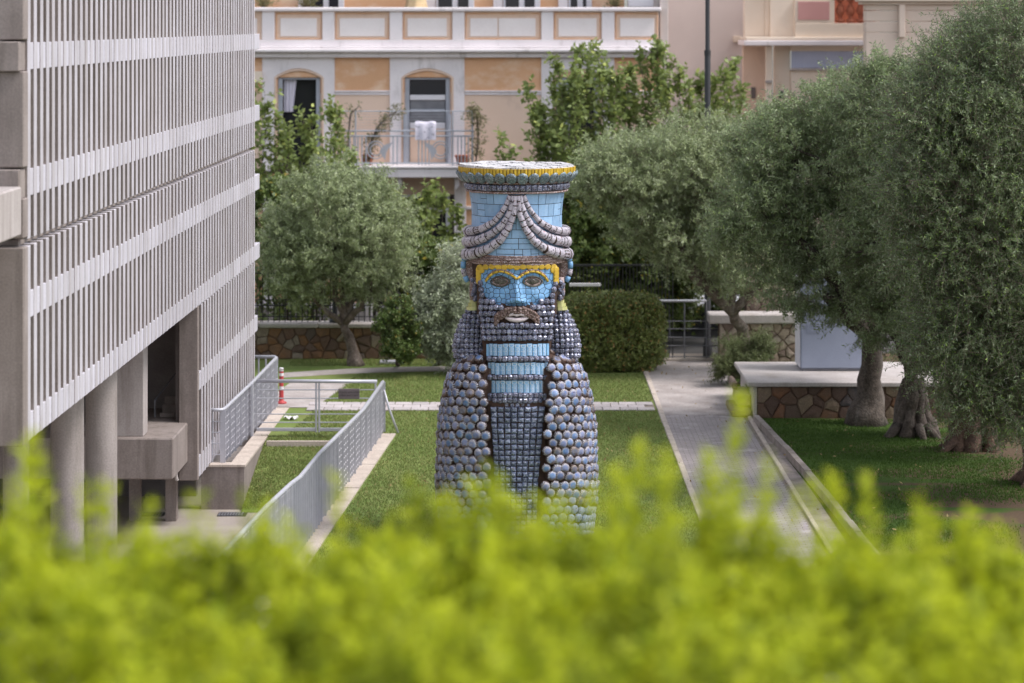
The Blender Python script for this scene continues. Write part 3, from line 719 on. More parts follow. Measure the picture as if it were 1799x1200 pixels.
b = MB(); b.bbox(P(1000,500,61)[0], P(1165,500,61)[0], -.015,.015,2.2,2.25,.004); b.build('rail', M['black'], df)
b = MB(); b.bbox(P(1000,500,61)[0], P(1055,500,61)[0], -.03,.03,1.72,1.80,.01); b.build('white_rail', M['white'], df)

# ------------------------------------------------------------------ orange town house
BY = 72.0
bx = lambda u, Y=BY: (u-899.5)/F*Y
bz = lambda v, Y=BY: HZ-(v-40)/F*Y
oh = thing('town_house', 'faded orange town house with white pilasters, arched windows and panelled parapet', 'building', (0,BY,0))
def hbox(name, mat, u0, u1, v0, v1, y0, y1, bev=.012, par=None, **kw):
    b = MB(); b.bbox(bx(u0), bx(u1), y0, y1, bz(v1), bz(v0), bev); return b.build(name, M[mat], par or oh, **kw)
XL, XR = 330, 1160
W1 = [(488,563),(711,791),(977,1052)]                 # first floor openings (photo columns)
ZT, ZB = 137, 291                                      # head and foot rows of the openings
def wall_strip(name, mat, u0, u1, v0, v1, y0=0, y1=.35, bev=.004): return hbox(name, mat, u0, u1, v0, v1, y0, y1, bev)
# walls between the openings: saturated orange above the string course, faded below
edges = [XL]+[x for w in W1 for x in w]+[XR]
for i in range(0, len(edges), 2):
    wall_strip('wall', 'orange', edges[i], edges[i+1], 101, 163); wall_strip('wall', 'peach', edges[i], edges[i+1], 163.2, 300)
for a, c in W1: wall_strip('wall', 'orange', a+.1, c-.1, 101, ZT-1)
wall_strip('ground_floor_wall', 'orange', XL, 690, 306, 640); wall_strip('ground_floor_wall', 'orange', 818, XR, 306, 640)
wall_strip('ground_floor_wall', 'peach', 690.2, 817.8, 306, 342)
hbox('rear_mass', 'darkroom', XL+2, XR-2, 20, 640, 1.6, 8)
hbox('side_wall', 'greige', XR+.1, XR+14, -260, 640, .1, 8)
# white window surrounds with a segmental arch cut out
for k, (a, c) in enumerate(W1):
    l, r = (461, 588) if k == 0 else ((685, 816) if k == 1 else (951, 1079))
    def surround(y0, y1, l=l, r=r, a=a, c=c):
        b = MB(); m = 14; arch = []
        for i in range(m+1):
            t = i/m; u = a-6+(c-a+12)*t; v = 136-16*math.sin(math.pi*t)**.8; arch.append((u,v))
        for i in range(m):
            (u0,v0),(u1,v1) = arch[i], arch[i+1]
            q = [(bx(u0),bz(v0)),(bx(u1),bz(v1)),(bx(u1),bz(101.2)),(bx(u0),bz(101.2))]; b.prism(q, y0, y1)
        b.box(bx(l),bx(a-6),y0,y1,bz(300),bz(101.2)); b.box(bx(c+6),bx(r),y0,y1,bz(300),bz(101.2)); return b
    surround(-.05,-.002).build('window_surround', M['plaster'], oh)
    # moulded orange rim
    b = MB(); pts = [(bx(a-4),-.03,bz(292)),(bx(a-4),-.03,bz(138))]
    for i in range(11):
        t = i/10; pts.append((bx(a-4+(c-a+8)*t), -.03, bz(137-14*math.sin(math.pi*t)**.8)))
    pts += [(bx(c+4),-.03,bz(138)),(bx(c+4),-.03,bz(292))]; b.tube(pts, .035, 6); b.build('window_rim', M['peach'], oh)
    # the door or window itself
    wd = hbox('french_window', 'frame_grey', a, a+8, ZT, ZB, .05, .16)
    hbox('frame', 'frame_grey', c-8, c, ZT, ZB, .05, .16, par=wd); hbox('frame', 'frame_grey', a+8, c-8, ZT, ZT+3, .05, .14, par=wd)
    if k == 0:
        hbox('pane', 'pane', a+8, c-8, ZT+3, ZB, .28, .30, par=wd)
        b = MB(); n = 14
        for i in range(n+1):
            u = a+10+(22)*i/n
            b.v += [(bx(u), .20+.03*math.sin(i*1.6), bz(ZT+3)), (bx(u-(4 if i > 8 else 0)*1.5), .20+.03*math.sin(i*1.6), bz(ZT+60))]
        for i in range(n): b.f.append((2*i,2*i+1,2*i+3,2*i+2)); b.m.append(0)
        b.build('curtain', M['cloth'], wd)
    elif k == 1:
        hbox('transom', 'frame_white', a+9, c-9, 167, 176, .04, .13, par=wd); hbox('pane', 'pane', a+9, c-9, ZT+4, 167, .10, .12, par=wd)
        hbox('pane', 'steel_dark', a+9, c-9, 176, 217, .09, .12, par=wd); hbox('mid_rail', 'frame_white', a+9, c-9, 216, 226, .04, .13, par=wd)
        hbox('bar', 'frame_grey', a+9, c-9, 192, 195, .06, .088, par=wd)
        hbox('door_panel', 'peach', a+9, c-9, 226, ZB, .06, .12, par=wd); hbox('shutter', 'frame_grey', a-2, a+5, 200, ZB, -.12, .0, par=wd); hbox('shutter', 'frame_grey', c-4, c+2, 200, ZB, -.12, .0, par=wd)
    else:
        hbox('shutter', 'frame_grey', a+8, a+24, ZT+3, ZB, .03, .07, par=wd); hbox('pane', 'pane', a+24, c-8, ZT+3, ZB, .10, .12, par=wd)
# string course
for a, c in ((588.2,684.8),(816.2,950.8),(1079.2,XR)):
    hbox('string_course', 'plaster', a, c, 159, 162, -.07, -.002); hbox('string_course', 'plaster', a, c, 162.5, 167, -.035, -.002)
# cornice and parapet
hbox('cornice', 'plaster', XL, XR+1, 92, 101, -.22, .3, .02); hbox('cornice', 'plaster', XL, XR+2, 85, 91.8, -.42, .3, .03); hbox('cornice', 'plaster', XL, XR+2, 81, 84.8, -.34, .3, .02)
hbox('parapet_base', 'plaster', XL, XR-6, 70, 80.8, -.16, .2, .01)
hbox('parapet_wall', 'peach', XL, XR-3, 20, 69.8, -.06, .18, .004)
hbox('parapet_cap', 'plaster', XL, XR+1, 13, 19.8, -.24, .28, .025)
for a, c in ((461,483),(567,588),(685,707),(795,816),(951,972),(1057,1079),(440,447)): hbox('parapet_post', 'plaster', a, c, 20, 69.9, -.14, -.062, .01)
for a, c in ((493,557),(597,676),(716,785),(826,874),(876,941),(981,1048),(1089,1149),(447,452)): hbox('parapet_panel', 'panel_white', a, c, 32, 64, -.085, -.062, .008)
for a, c in ((486,564),(591,682),(710,792),(819,948),(975,1054),(1082,1154)):
    b = MB(); pts = [(bx(a),-.07,bz(24)),(bx(c),-.07,bz(24)),(bx(c),-.07,bz(68.5)),(bx(a),-.07,bz(68.5)),(bx(a),-.07,bz(24))]; b.tube(pts, .022, 5); b.build('panel_moulding', M['orange'], oh)
# set-back upper floor
hbox('upper_wall', 'orange', XL, XR-60, -260, 80, 1.2, 1.5, .004)
for a, c in ((536,600),(764,832),(884,950),(1000,1042)):
    f = hbox('upper_window', 'frame_white', a, c, -140, 60, 1.1, 1.19)
    m = (a+c)/2
    hbox('pane', 'pane', a+4, m-5, -135, 60, 1.08, 1.098, par=f); hbox('pane', 'pane', m+5, c-10, -135, 60, 1.08, 1.098, par=f)
    hbox('surround', 'plaster', a-18, a-1, -160, 60, 1.12, 1.19, par=f)
hbox('upper_awning_box', 'frame_white', 1105, 1150, -5, 12, .5, 1.0)
# balcony
hbox('balcony_slab', 'plaster', 590, 846, 292, 308, -1.15, -.06, .02); hbox('balcony_nosing', 'plaster', 586, 850, 287.5, 291.8, -1.2, -.06, .02)
for u in (640,700,800):
    b = MB(); b.prism([(bx(u),bz(308.2)),(bx(u+8),bz(308.2)),(bx(u+8),bz(322)),(bx(u+1),bz(330))], -.9, -.002); b.build('balcony_bracket', M['plaster'], oh)
br = MB(); br.tube([(bx(590),-1.1,bz(236)),(bx(834),-1.1,bz(236))], .022, 8); br = br.build('balcony_railing', M['frame_grey'], oh)
def rtube(pts, r, n=6): b = MB(); b.tube(pts, r, n); b.build('bar', M['frame_grey'], br)
for v in (227,283): rtube([(bx(590),-1.1,bz(v)),(bx(834),-1.1,bz(v))], .024)
rtube([(bx(590),-1.1,bz(193)),(bx(834),-1.1,bz(193))], .016)
for u in (592,629,797,831): rtube([(bx(u),-1.1,bz(290)),(bx(u),-1.1,bz(193))], .022 if u != 831 else .03)
for u in list(range(598,652,7))+[694,701,738,744,750,756,806,812,818,824]: rtube([(bx(u),-1.1,bz(286)),(bx(u),-1.1,bz(236))], .020)
for cu, s in ((668,-1),(772,1)):                     # round scroll with a leaf either side
    for rr_ in (15,10): rtube([(bx(cu+s*4+rr_*math.cos(a)),-1.1,bz(260+rr_*math.sin(a))) for a in np.linspace(0,2*math.pi,19)], .018)
    b = MB(); b.prism([(bx(cu-s*26),bz(246)),(bx(cu-s*10),bz(252)),(bx(cu-s*2),bz(262)),(bx(cu-s*12),bz(278)),(bx(cu-s*14),bz(264))][::s], -1.115, -1.085); b.build('scroll_leaf', M['steel'], br)
# mesh netting above the rail, horizontal wires
for k in range(6): rtube([(bx(590),-1.1,bz(198+k*5)),(bx(834),-1.1,bz(198+k*5))], .003, 4)
# ground floor openings below the balcony
gf = hbox('ground_floor_window', 'frame_white', 736, 748, 380, 470, .08, .18)
hbox('frame', 'frame_white', 783, 790, 342, 470, .06, .18, par=gf); hbox('frame', 'frame_white', 690, 783, 342, 347, .06, .16, par=gf)
hbox('frame', 'frame_white', 748, 783, 366, 372, .06, .16, par=gf); hbox('pane', 'pane', 690, 783, 347, 470, .2, .22, par=gf)
hbox('ground_pilaster', 'plaster', 798, 819, 310, 640, -.05, -.002); hbox('ground_pilaster', 'plaster', 461, 483, 310, 640, -.05, -.002)
hbox('ground_string', 'plaster', 819.2, 840, 362, 368, -.06, -.002)
hbox('plinth', 'plaster', XL, 700, 532, 548, -.12, -.003); hbox('basement_wall', 'peach', XL, 700, 548.2, 640, -.05, -.003)
bw = hbox('basement_window', 'steel_dark', 488, 560, 548, 640, -.06, -.052)
for k in range(7): hbox('slat', 'steel', 491+k*10, 496+k*10, 550, 600, -.09, -.061, par=bw)
hbox('ground_floor_base', 'darkroom', 690.2, 797.8, 470, 640, .0, .3)
hbox('meter_box', 'cream', 446, 461, 125, 145, -.2, -.004)
# things on the house
tw = MB(); n = 10
for i in range(n+1):
    for j, (v, dy) in enumerate(((236,-1.13),(225,-1.14),(212,-1.13),(209,-1.10),(212,-1.06),(240,-1.05))):
        pass
for i in range(n+1):
    u = 732+36*i/n; wv = .015*math.sin(i*1.3)
    for v, dy in ((243,-1.135),(230,-1.14),(216,-1.135),(210.5,-1.10),(214,-1.06),(236,-1.055)): tw.v.append((bx(u), BY+dy+wv, bz(v)+.01*math.sin(i)))
for i in range(n):
    for j in range(5): a = i*6+j; tw.f.append((a,a+1,a+7,a+6)); tw.m.append(0)
# the towel hangs over a line just above the rail
M['towel'] = simple('printed_towel', (.74,.70,.80), (.70,.66,.76), 3, .9, stain=(.30,.28,.36), stain_scale=(7,7,7), stain_lim=(.55,.62))
tag(tw.build('towel', M['towel'], None, True), 'pale lilac towel with dark print hung on the balcony railing', 'towel')
def pot(x, y, z, r, h, lab, grp='pots on the balcony'):
    t = thing('flower_pot', lab, 'pot', (x,y,z), 0, grp); b = MB(); b.lathe([(0,0),(r*.7,0),(r*.95,h*.8),(r*1.05,h*.8),(r*1.05,h),(r*.9,h),(r*.88,h*.85),(0,h*.85)], 14); b.build('pot_body', M['pot'], t, True)
pot(bx(648),BY-.7,bz(287.5),.17,.3,'terracotta pot on the balcony under the drooping creeper'); pot(bx(813),BY-.7,bz(287.5),.2,.28,'terracotta pot at the right end of the balcony')
ps = thing('parasol', 'closed beige parasol on the upper terrace', 'parasol', (bx(730),BY+.5,bz(81)))
b = MB(); b.tube([(0,0,0),(0,0,2.4)], .025, 8); b.build('pole', M['steel'], ps)
b = MB()
prof = [(.30,.95),(.24,1.2),(.16,1.7),(.06,2.3),(0,2.35)]
b.lathe(prof, 16); b.v = [(x*(1+.25*math.cos(8*math.atan2(y,x))), y*(1+.25*math.cos(8*math.atan2(y,x))), z) for x,y,z in b.v]; b.build('canopy', M['beigecloth'], ps, True)

# ------------------------------------------------------------------ buildings to the right
gb_ = thing('apartment_block', 'plain greige wall of a tall block behind the street lamp', 'building', (0,79,0))
b = MB(); b.bbox(bx(1150,79), bx(1318,79), 0, 8, -.1, 14, .02); b.build('wall', M['greige'], gb_)
b = MB(); b.bbox(bx(1288,79), bx(1302,79), -.25, -.002, bz(74,79), bz(63,79), .01); b.build('vent_box', M['cream'], gb_)
cr = thing('cream_house', 'cream house with white balcony slab, square pier and pale blue blind', 'building', (0,75,0))
def cbox(name, mat, u0, u1, v0, v1, y0, y1, bev=.01, par=None):
    b = MB(); b.bbox(bx(u0,75), bx(u1,75), y0, y1, bz(v1,75), bz(v0,75), bev); return b.build(name, M[mat], par or cr)
cbox('balcony_slab', 'plaster', 1305, 1540, 71, 80, -.5, 1.6, .02); cbox('slab_moulding', 'cream', 1308, 1540, 65, 70.8, -.44, 1.6, .02)
cbox('upper_wall', 'cream', 1310, 1345, -120, 64.8, .3, .8); cbox('upper_pier', 'cream', 1345.2, 1353, -120, 64.8, .22, .8); cbox('upper_wall', 'cream', 1353.2, 1395, -120, 64.8, .0, .8)
cbox('balcony_parapet', 'cream', 1395.2, 1540, 41, 64.8, -.3, .0); cbox('balcony_parapet', 'cream', 1395.2, 1464, -2, 40.8, -.28, .0); pk = cbox('pink_panel', 'pinkbox', 1400, 1455, 3, 35, -.30, -.282, .006)
cbox('roof_slope', 'terracotta', 1464, 1540, -12, 40.8, .6, .9, .01)
for k in range(4):
    b = MB(); u = 1475+k*18; b.lathe([(.05,bz(40,75)),(.13,bz(38,75)),(.13,bz(35,75)),(.05,bz(33,75)),(.08,bz(27,75)),(.14,bz(20,75)),(.10,bz(12,75)),(.04,bz(5,75)),(.10,bz(2,75)),(.10,bz(-1,75))], 12, c=(bx(u,75),-.15)); b.build('baluster', M['terracotta'], cr, True)
cbox('handrail', 'cream', 1458, 1540, -9, -1.2, -.3, .0)
cbox('recess_wall', 'peach', 1312, 1362, 80.2, 640, 1.2, 1.5); cbox('pier', 'cream', 1345, 1356, 80.2, 640, -.1, .1); cbox('wall', 'cream', 1362, 1390, 80.2, 640, .3, .6); cbox('lower_wall', 'cream', 1390.2, 1540, 121, 640, .1, .4)
bl = cbox('blind', 'bluewhite', 1391, 1540, 90, 120, .12, .16); cbox('window_head', 'cream', 1390.2, 1540, 80.2, 89.8, .1, .4); cbox('window_sill', 'coping', 1388, 1540, 120.2, 124, .0, .098)
cbox('vent', 'darkroom', 1326, 1334, 155, 175, 1.15, 1.198); cbox('drain', 'coping', 1344, 1355, 141, 146, -.2, -.102); cbox('dark_window', 'glass', 1370, 1378, 160, 174, .27, .298)
cbox('rear_mass', 'greige', 1430, 1560, -120, 640, 1.61, 6)
be = thing('beige_building', 'smooth beige building with horizontal grooves and a square downpipe', 'building', (0,68,0))
def ebox(name, mat, u0, u1, v0, v1, y0, y1, bev=.012):
    b = MB(); b.bbox(bx(u0,68), bx(u1,68), y0, y1, bz(v1,68), bz(v0,68), bev); return b.build(name, M[mat], be)
vs_ = [8,18.4,37.6,57,640]
for k in range(4): ebox('wall_course', 'beige', 1521, 2300, vs_[k]+.5, vs_[k+1]-.1, 0, .5, .015)
ebox('cornice', 'beige', 1512, 2300, 3, 8, -.12, .5, .02); ebox('cornice', 'beige', 1506, 2300, -6, 2.8, -.25, .5, .02); ebox('upper_wall', 'beige', 1530, 2300, -200, -6.2, .3, .8); ebox('rear_mass', 'beige', 1640, 2300, -200, 640, .81, 6)
b = MB(); b.bbox(bx(1578,68),bx(1589,68),-.16,-.002,bz(66,68),bz(8.2,68),.02); b.build('downpipe', M['beige'], be)

# ------------------------------------------------------------------ the statue: bearded head in a flared hat, covered in tin and card pieces
SY, s_ = 40.2, 40.2/F; OX = (908-899.5)/F*SY
def pt(u, v, d=0.0):
    "statue-local point seen at (u, v), d photo pixels in front of the statue's axis"
    Y = SY-d*s_; return Vector(((u-899.5)*Y/F-OX, -d*s_, HZ-(v-40)*Y/F))
zf = lambda v, r: HZ-(v-40)*(SY-r*s_)/F              # height of a ring of radius r whose front shows at row v
sta = thing('statue', 'tall mosaic statue of a bearded blue-faced head with flared horned hat on the lawn', 'statue', (OX,SY,0))

def piecemat(name, c1, c2, marks=None, mark_lim=.66, rough=.35, rust=.25, var=.12, scale=40, spec=.5, metal=0.0):
    "printed tin or card: base colour, flecks of print, rusty scuffs"
    m, n, b, out = newmat(name); co = pos(n); oi = N(n, 'ShaderNodeObjectInfo')
    c = mix(n, mapr(n, noise(n, co, 14, 3), .35, .65), c1, c2)
    if marks:
        for i, mc in enumerate(marks):
            mp = N(n, 'ShaderNodeMapping'); mp.inputs['Location'].default_value = (3.1*i+1, 5.7*i, 2.3*i); n.links.new(co, mp.inputs[0])
            c = mix(n, mapr(n, noise(n, mp.outputs[0], scale, 3, .6), (mark_lim[i] if isinstance(mark_lim, tuple) else mark_lim), (mark_lim[i] if isinstance(mark_lim, tuple) else mark_lim)+.015), c, mc)
    if rust: c = mix(n, mapr(n, noise(n, co, 22, 5, .65), .57, .72, 0, rust*2.2), c, (.075,.035,.02))
    hv = N(n, 'ShaderNodeHueSaturation'); n.links.new(mapr(n, oi.outputs['Random'], 0, 1, 1-var, 1+var), hv.inputs['Value']); n.links.new(c, hv.inputs['Color'])
    n.links.new(hv.outputs[0], b.inputs['Base Color']); b.inputs['Roughness'].default_value = rough; b.inputs['Specular IOR Level'].default_value = spec; b.inputs['Metallic'].default_value = metal
    bump(n, b, noise(n, co, 30, 3), .35, .006); return m
M['rust'] = simple('rusty_dark_core', (.075,.038,.026), (.035,.02,.016), 14, .85, 60, .3, .5, .01)
M['tileblue'] = piecemat('pale_blue_card', (.26,.43,.64), (.31,.47,.67), [(.40,.52,.66)], .66, .4, .12, .13, 55)
M['faceblue'] = piecemat('blue_card', (.155,.345,.60), (.20,.39,.62), [(.30,.46,.64)], .68, .32, .12, .12, 55)
M['yellow'] = piecemat('yellow_card', (.62,.42,.04), (.54,.33,.03), [(.30,.22,.05)], .70, .4, .2, .14, 70)
M['hornwhite'] = piecemat('lilac_white_print', (.52,.475,.535), (.45,.41,.47), [(.05,.04,.06),(.06,.22,.22),(.06,.05,.07),(.50,.03,.04)], (.60,.66,.62,.685), .3, .26, .12, 24)
M['topwhite'] = piecemat('white_print', (.64,.62,.63), (.56,.54,.56), [(.04,.04,.05)], .60, .4, .15, .1, 26)
M['bead'] = piecemat('slate_blue_tin', (.13,.155,.26), (.25,.27,.38), [(.60,.60,.68),(.025,.02,.025),(.10,.05,.035)], .57, .26, .5, .35, 75, .6, .25)
M['stud'] = piecemat('dark_slate_tin', (.15,.18,.28), (.22,.25,.35), [(.58,.60,.68),(.02,.02,.025)], .60, .25, .4, .28, 60, .6, .3)
M['strip'] = piecemat('sky_blue_label', (.23,.46,.73), (.26,.49,.75), None, .7, .35, .1, .10)
M['print'] = simple('white_print_lettering', (.76,.82,.90), None, 4, .5)
M['rope'] = piecemat('brown_paper_rope', (.17,.09,.065), (.34,.25,.24), [(.05,.025,.02),(.55,.48,.48)], .58, .6, .4, .2, 45)
M['lip'] = piecemat('pinkish_white_card', (.66,.58,.60), (.56,.48,.50), [(.2,.1,.08)], .68, .4, .3, .1, 50)
M['eye'] = piecemat('dark_olive_foil', (.055,.05,.035), (.10,.09,.07), [(.22,.21,.18),(.012,.01,.01)], .60, .3, .3, .2, 60)
M['tie'] = piecemat('yellow_green_card', (.46,.46,.16), (.55,.52,.24), [(.10,.25,.2)], .68, .45, .15, .1, 50)
M['hidscale'] = piecemat('lilac_tin', (.33,.36,.50), (.26,.34,.52), [(.10,.06,.04)], .60, .33, .3, .1, 40)
M['teal'] = piecemat('teal_tin', (.10,.17,.20), (.19,.235,.26), [(.42,.46,.48),(.08,.04,.03)], .58, .3, .5, .18, 50)
# the scale-like tin lids: printed centre, ribbed pale rim, rust at the very edge (object coordinates)
def scalemat(name, ca, cb, ring):
    m, n, b, out = newmat(name); co = N(n, 'ShaderNodeTexCoord').outputs['Object']; oi = N(n, 'ShaderNodeObjectInfo')
    x, z = N_sep(n, co, 0), N_sep(n, co, 2)
    r = math_(n, 'SQRT', math_(n, 'ADD', math_(n, 'MULTIPLY', x, x), math_(n, 'MULTIPLY', z, z)))
    ang = math_(n, 'ARCTAN2', z, x); rib = math_(n, 'SINE', math_(n, 'MULTIPLY', ang, 16))
    c = mix(n, oi.outputs['Random'], ca, cb)
    lines = math_(n, 'SINE', math_(n, 'MULTIPLY', math_(n, 'ADD', x, math_(n, 'MULTIPLY', z, .15)), 260))
    ad = N(n, 'ShaderNodeVectorMath', operation='ADD'); n.links.new(co, ad.inputs[0]); n.links.new(oi.outputs['Location'], ad.inputs[1])
    nz = noise(n, ad.outputs[0], 30, 3)
    c = mix(n, math_(n, 'MULTIPLY', mapr(n, lines, .2, .6), mapr(n, nz, .45, .6, 0, .6)), c, (.42,.24,.36))
    c = mix(n, mapr(n, nz, .58, .63, 0, .8), c, (.06,.19,.50))
    c = mix(n, mapr(n, noise(n, ad.outputs[0], 17, 4, .7), .60, .66, 0, .9), c, (.075,.035,.022))
    c = mix(n, mapr(n, noise(n, ad.outputs[0], 46, 2), .62, .66, 0, .7), c, (.56,.54,.60))
    R0 = .083
    c = mix(n, math_(n, 'MULTIPLY', mapr(n, r, R0*.56, R0*.62), mapr(n, rib, -.1, .1)), c, ring)
    c = mix(n, math_(n, 'MULTIPLY', mapr(n, r, R0*.58, R0*.64), mapr(n, rib, .0, -.2, 0, .95)), c, (.10,.05,.035))
    c = mix(n, mapr(n, math_(n, 'ADD', r, mapr(n, nz, .3, .7, -.010, .012)), R0*.88, R0*.96), c, (.05,.026,.018))
    c = mix(n, math_(n, 'MULTIPLY', mapr(n, math_(n, 'ADD', z, mapr(n, nz, .3, .7, -.025, .025)), -.018, -.05), .8), c, (.10,.05,.032))  # lower half browned: rust and underside shade put into the colour
    hv = N(n, 'ShaderNodeHueSaturation'); n.links.new(mapr(n, oi.outputs['Random'], 0, 1, .72, 1.12), hv.inputs['Value']); n.links.new(c, hv.inputs['Color'])
    n.links.new(hv.outputs[0], b.inputs['Base Color']); b.inputs['Roughness'].default_value = .40; b.inputs['Metallic'].default_value = .1
    bump(n, b, math_(n, 'ADD', math_(n, 'MULTIPLY', rib, .3), nz), .5, .008); return m
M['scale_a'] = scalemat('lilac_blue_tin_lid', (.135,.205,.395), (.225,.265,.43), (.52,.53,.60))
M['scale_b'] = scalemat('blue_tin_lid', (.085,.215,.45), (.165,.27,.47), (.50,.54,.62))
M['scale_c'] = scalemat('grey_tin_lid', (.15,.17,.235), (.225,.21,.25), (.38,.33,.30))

def orient(loc, nrm, roll=0, tilt=0):
    y = -Vector(nrm).normalized(); up = Vector((0,0,1)); z = (up-y*up.dot(y))
    z = z.normalized() if z.length > 1e-4 else Vector((0,1,0)); x = y.cross(z)
    m = Matrix((x, y, z)).transposed().to_4x4()
    return Matrix.Translation(loc) @ m @ Matrix.Rotation(tilt, 4, 'X') @ Matrix.Rotation(roll, 4, 'Y')
def put(name, me, parent, loc, nrm, sc=1, roll=0, tilt=0):
    o = bpy.data.objects.new(name, me); COL.objects.link(o); o.parent = parent
    mt = orient(loc, nrm, roll, tilt)
    o.matrix_local = mt @ (Matrix.Diagonal((*sc,1)) if hasattr(sc,'__len__') else Matrix.Scale(sc,4)); return o
def dome(rx, rz, h, n=12, rib=0):
    "rounded lid facing -Y"
    b = MB()
    for k, (q, y) in enumerate(((1,.01),(.95,-h*.68),(.70,-h))):
        for i in range(n):
            a = 2*math.pi*(i+.5*(k%2))/n; rr = q*(1+(rib if (i%2 and k == 0) else 0)); b.v.append((rx*rr*math.cos(a), y, rz*rr*math.sin(a)))
    b.v.append((0,-h*1.06,0))
    for k in range(2):
        for i in range(n): b.f.append((k*n+i,k*n+(i+1)%n,(k+1)*n+(i+1)%n,(k+1)*n+i)); b.m.append(0)
    for i in range(n): b.f.append((2*n+i,2*n+(i+1)%n,3*n)); b.m.append(0)
    return b
# --- body
def lerp_tab(tab, v):
    if v <= tab[0][0]: return tab[0][1]
    for (a,x),(b_,y) in zip(tab[:-1], tab[1:]):
        if v <= b_: return x+(y-x)*(v-a)/(b_-a)
    return tab[-1][1]
WT = [(600,40),(612,58),(625,86),(640,105),(660,118),(700,129),(760,136),(850,138),(900,135),(960,128)]
DT = [(600,30),(612,52),(625,72),(640,83),(660,90),(700,96),(850,100),(960,98)]
def body(v, ph, off=0):
    "point on the body at row v and angle ph (0 = front, + = viewer's right)"
    W, D = lerp_tab(WT, v)+off, lerp_tab(DT, v)+off; e = 2/2.5
    sx, cx = math.sin(ph), math.cos(ph)
    x = W*math.copysign(abs(sx)**e, sx); d = D*math.copysign(abs(cx)**e, cx)
    return Vector((x*s_, -d*s_, HZ-(v-40)*(SY-max(d,0)*s_)/F))
def body_n(v, ph):
    a = body(v, ph+.03)-body(v, ph-.03); c = body(v+3, ph)-body(v-3, ph); n = a.cross(c)
    p = body(v, ph); return (n if n.dot(Vector((p.x,p.y,0))) > 0 else -n).normalized()
b = MB(); rows = list(range(600, 960, 12))+[962]; nn = 96
for v in rows:
    for k in range(nn): 
        p = body(v, 2*math.pi*k/nn, -3)
        if abs(p.x) < 54*s_ and p.y < 0: p.y = max(p.y, -(76 if v > 640 else 50)*s_)
        b.v.append(tuple(p) if v < 962 else (p.x,p.y,-.02))
for i in range(len(rows)-1):
    for k in range(nn): A = i*nn+k; B = i*nn+(k+1)%nn; b.f.append((A,A+nn,B+nn,B)); b.m.append(0)
bodyo = b.build('body', M['rust'], sta, True)
lid = {}
for key in 'abc':
    lid[key] = dome(.084,.083,.050,10,.06).mesh('scale', M['scale_'+key], True)
n_part = 0; hidden = MB()
def spot(v, ph, flip):
    global n_part
    p, nv = body(v, ph), body_n(v, ph)
    sc = random.uniform(.92,1.06)
    if abs(ph) < 1.5 and v < 912 and n_part < 300:
        key = random.choices('abc', (5,3.2 if ph > .2 else 2.4,.7 if ph > 0 else 1.3))[0]  # blue lids favour the right, grey the left: side light put into colours
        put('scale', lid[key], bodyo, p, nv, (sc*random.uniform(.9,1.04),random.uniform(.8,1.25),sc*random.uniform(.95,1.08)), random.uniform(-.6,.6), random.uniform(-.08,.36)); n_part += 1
    else:
        m = orient(p, nv, 0, .1); d = dome(.074*sc,.074*sc,.038,8)
        hidden.add([m @ Vector(q) for q in d.v], d.f)
k = 0
for v in np.arange(618, 958, 14.6):
    xin = lerp_tab([(619,54),(640,53),(700,50),(760,47),(850,43),(960,42)], v)
    for side in (-1, 1):
        # walk along the arc
        ph = .0; last = None; need = None
        p0 = None; start = None
        q = 0.0; acc = 0
        while q < math.pi:
            p = body(v, side*q)
            if abs(p.x) >= (xin+6)*s_:
                if p0 is None: acc = (8*s_ if k % 2 else 16*s_)
                else: acc += (p-p0).length
                if acc >= 14.8*s_: spot(v+random.uniform(-2,2), side*q+random.uniform(-.015,.015), False); acc = 0
                p0 = p
            q += .012
    k += 1
o = hidden.build('scale', M['hidscale'], bodyo, True); o['kind'] = 'stuff'
# --- chest: grid of dark studs
def chestd(u): return 90*math.sqrt(max(0,1-((u-908)/120)**2))
b = MB(); grid = []
for v in range(704, 966, 12):
    for i in range(11): u = 856+10.2*i; b.v.append(tuple(pt(u, v, chestd(u)-1)))
for j in range(len(range(704,966,12))-1):
    for i in range(10): a = j*11+i; b.f.append((a,a+11,a+12,a+1)); b.m.append(0)
chest = b.build('chest', M['rust'], sta, True)
def stud_mesh(w, h, d, mat):
    b = MB(); b.v = [(-w,0,-h),(w,0,-h),(w,0,h),(-w,0,h),(-w*.86,-d*.6,-h*.84),(w*.86,-d*.6,-h*.84),(w*.86,-d*.6,h*.84),(-w*.86,-d*.6,h*.84),(-w*.4,-d,-h*.3),(w*.4,-d,-h*.3),(w*.4,-d,h*.4),(-w*.4,-d,h*.4)]
    for a in (0,4):
        for i in range(4): b.f.append((a+i,a+(i+1)%4,a+4+(i+1)%4,a+4+i)); b.m.append(0)
    b.f.append((8,9,10,11)); b.m.append(0); return b.mesh('stud', mat)
stm = stud_mesh(.048,.040,.045,M['stud'])
for j, v in enumerate(np.arange(719, 955, 9.5)):
    l = lerp_tab([(715,862),(850,868),(960,866)], v); r = lerp_tab([(715,957),(850,946),(960,942)], v)
    for i in range(8):
        u = l+5.5+(r-l-11)*i/7; e = 1.06*(r-l)/98
        put('stud', stm, chest, pt(u+random.uniform(-.5,.5), v+random.uniform(-.5,.5), chestd(u)-.5), (.8*(u-908)/120,-1,0), (e,random.uniform(.7,1.3),random.uniform(.9,1.06)), random.uniform(-.14,.14), random.uniform(-.15,.2))
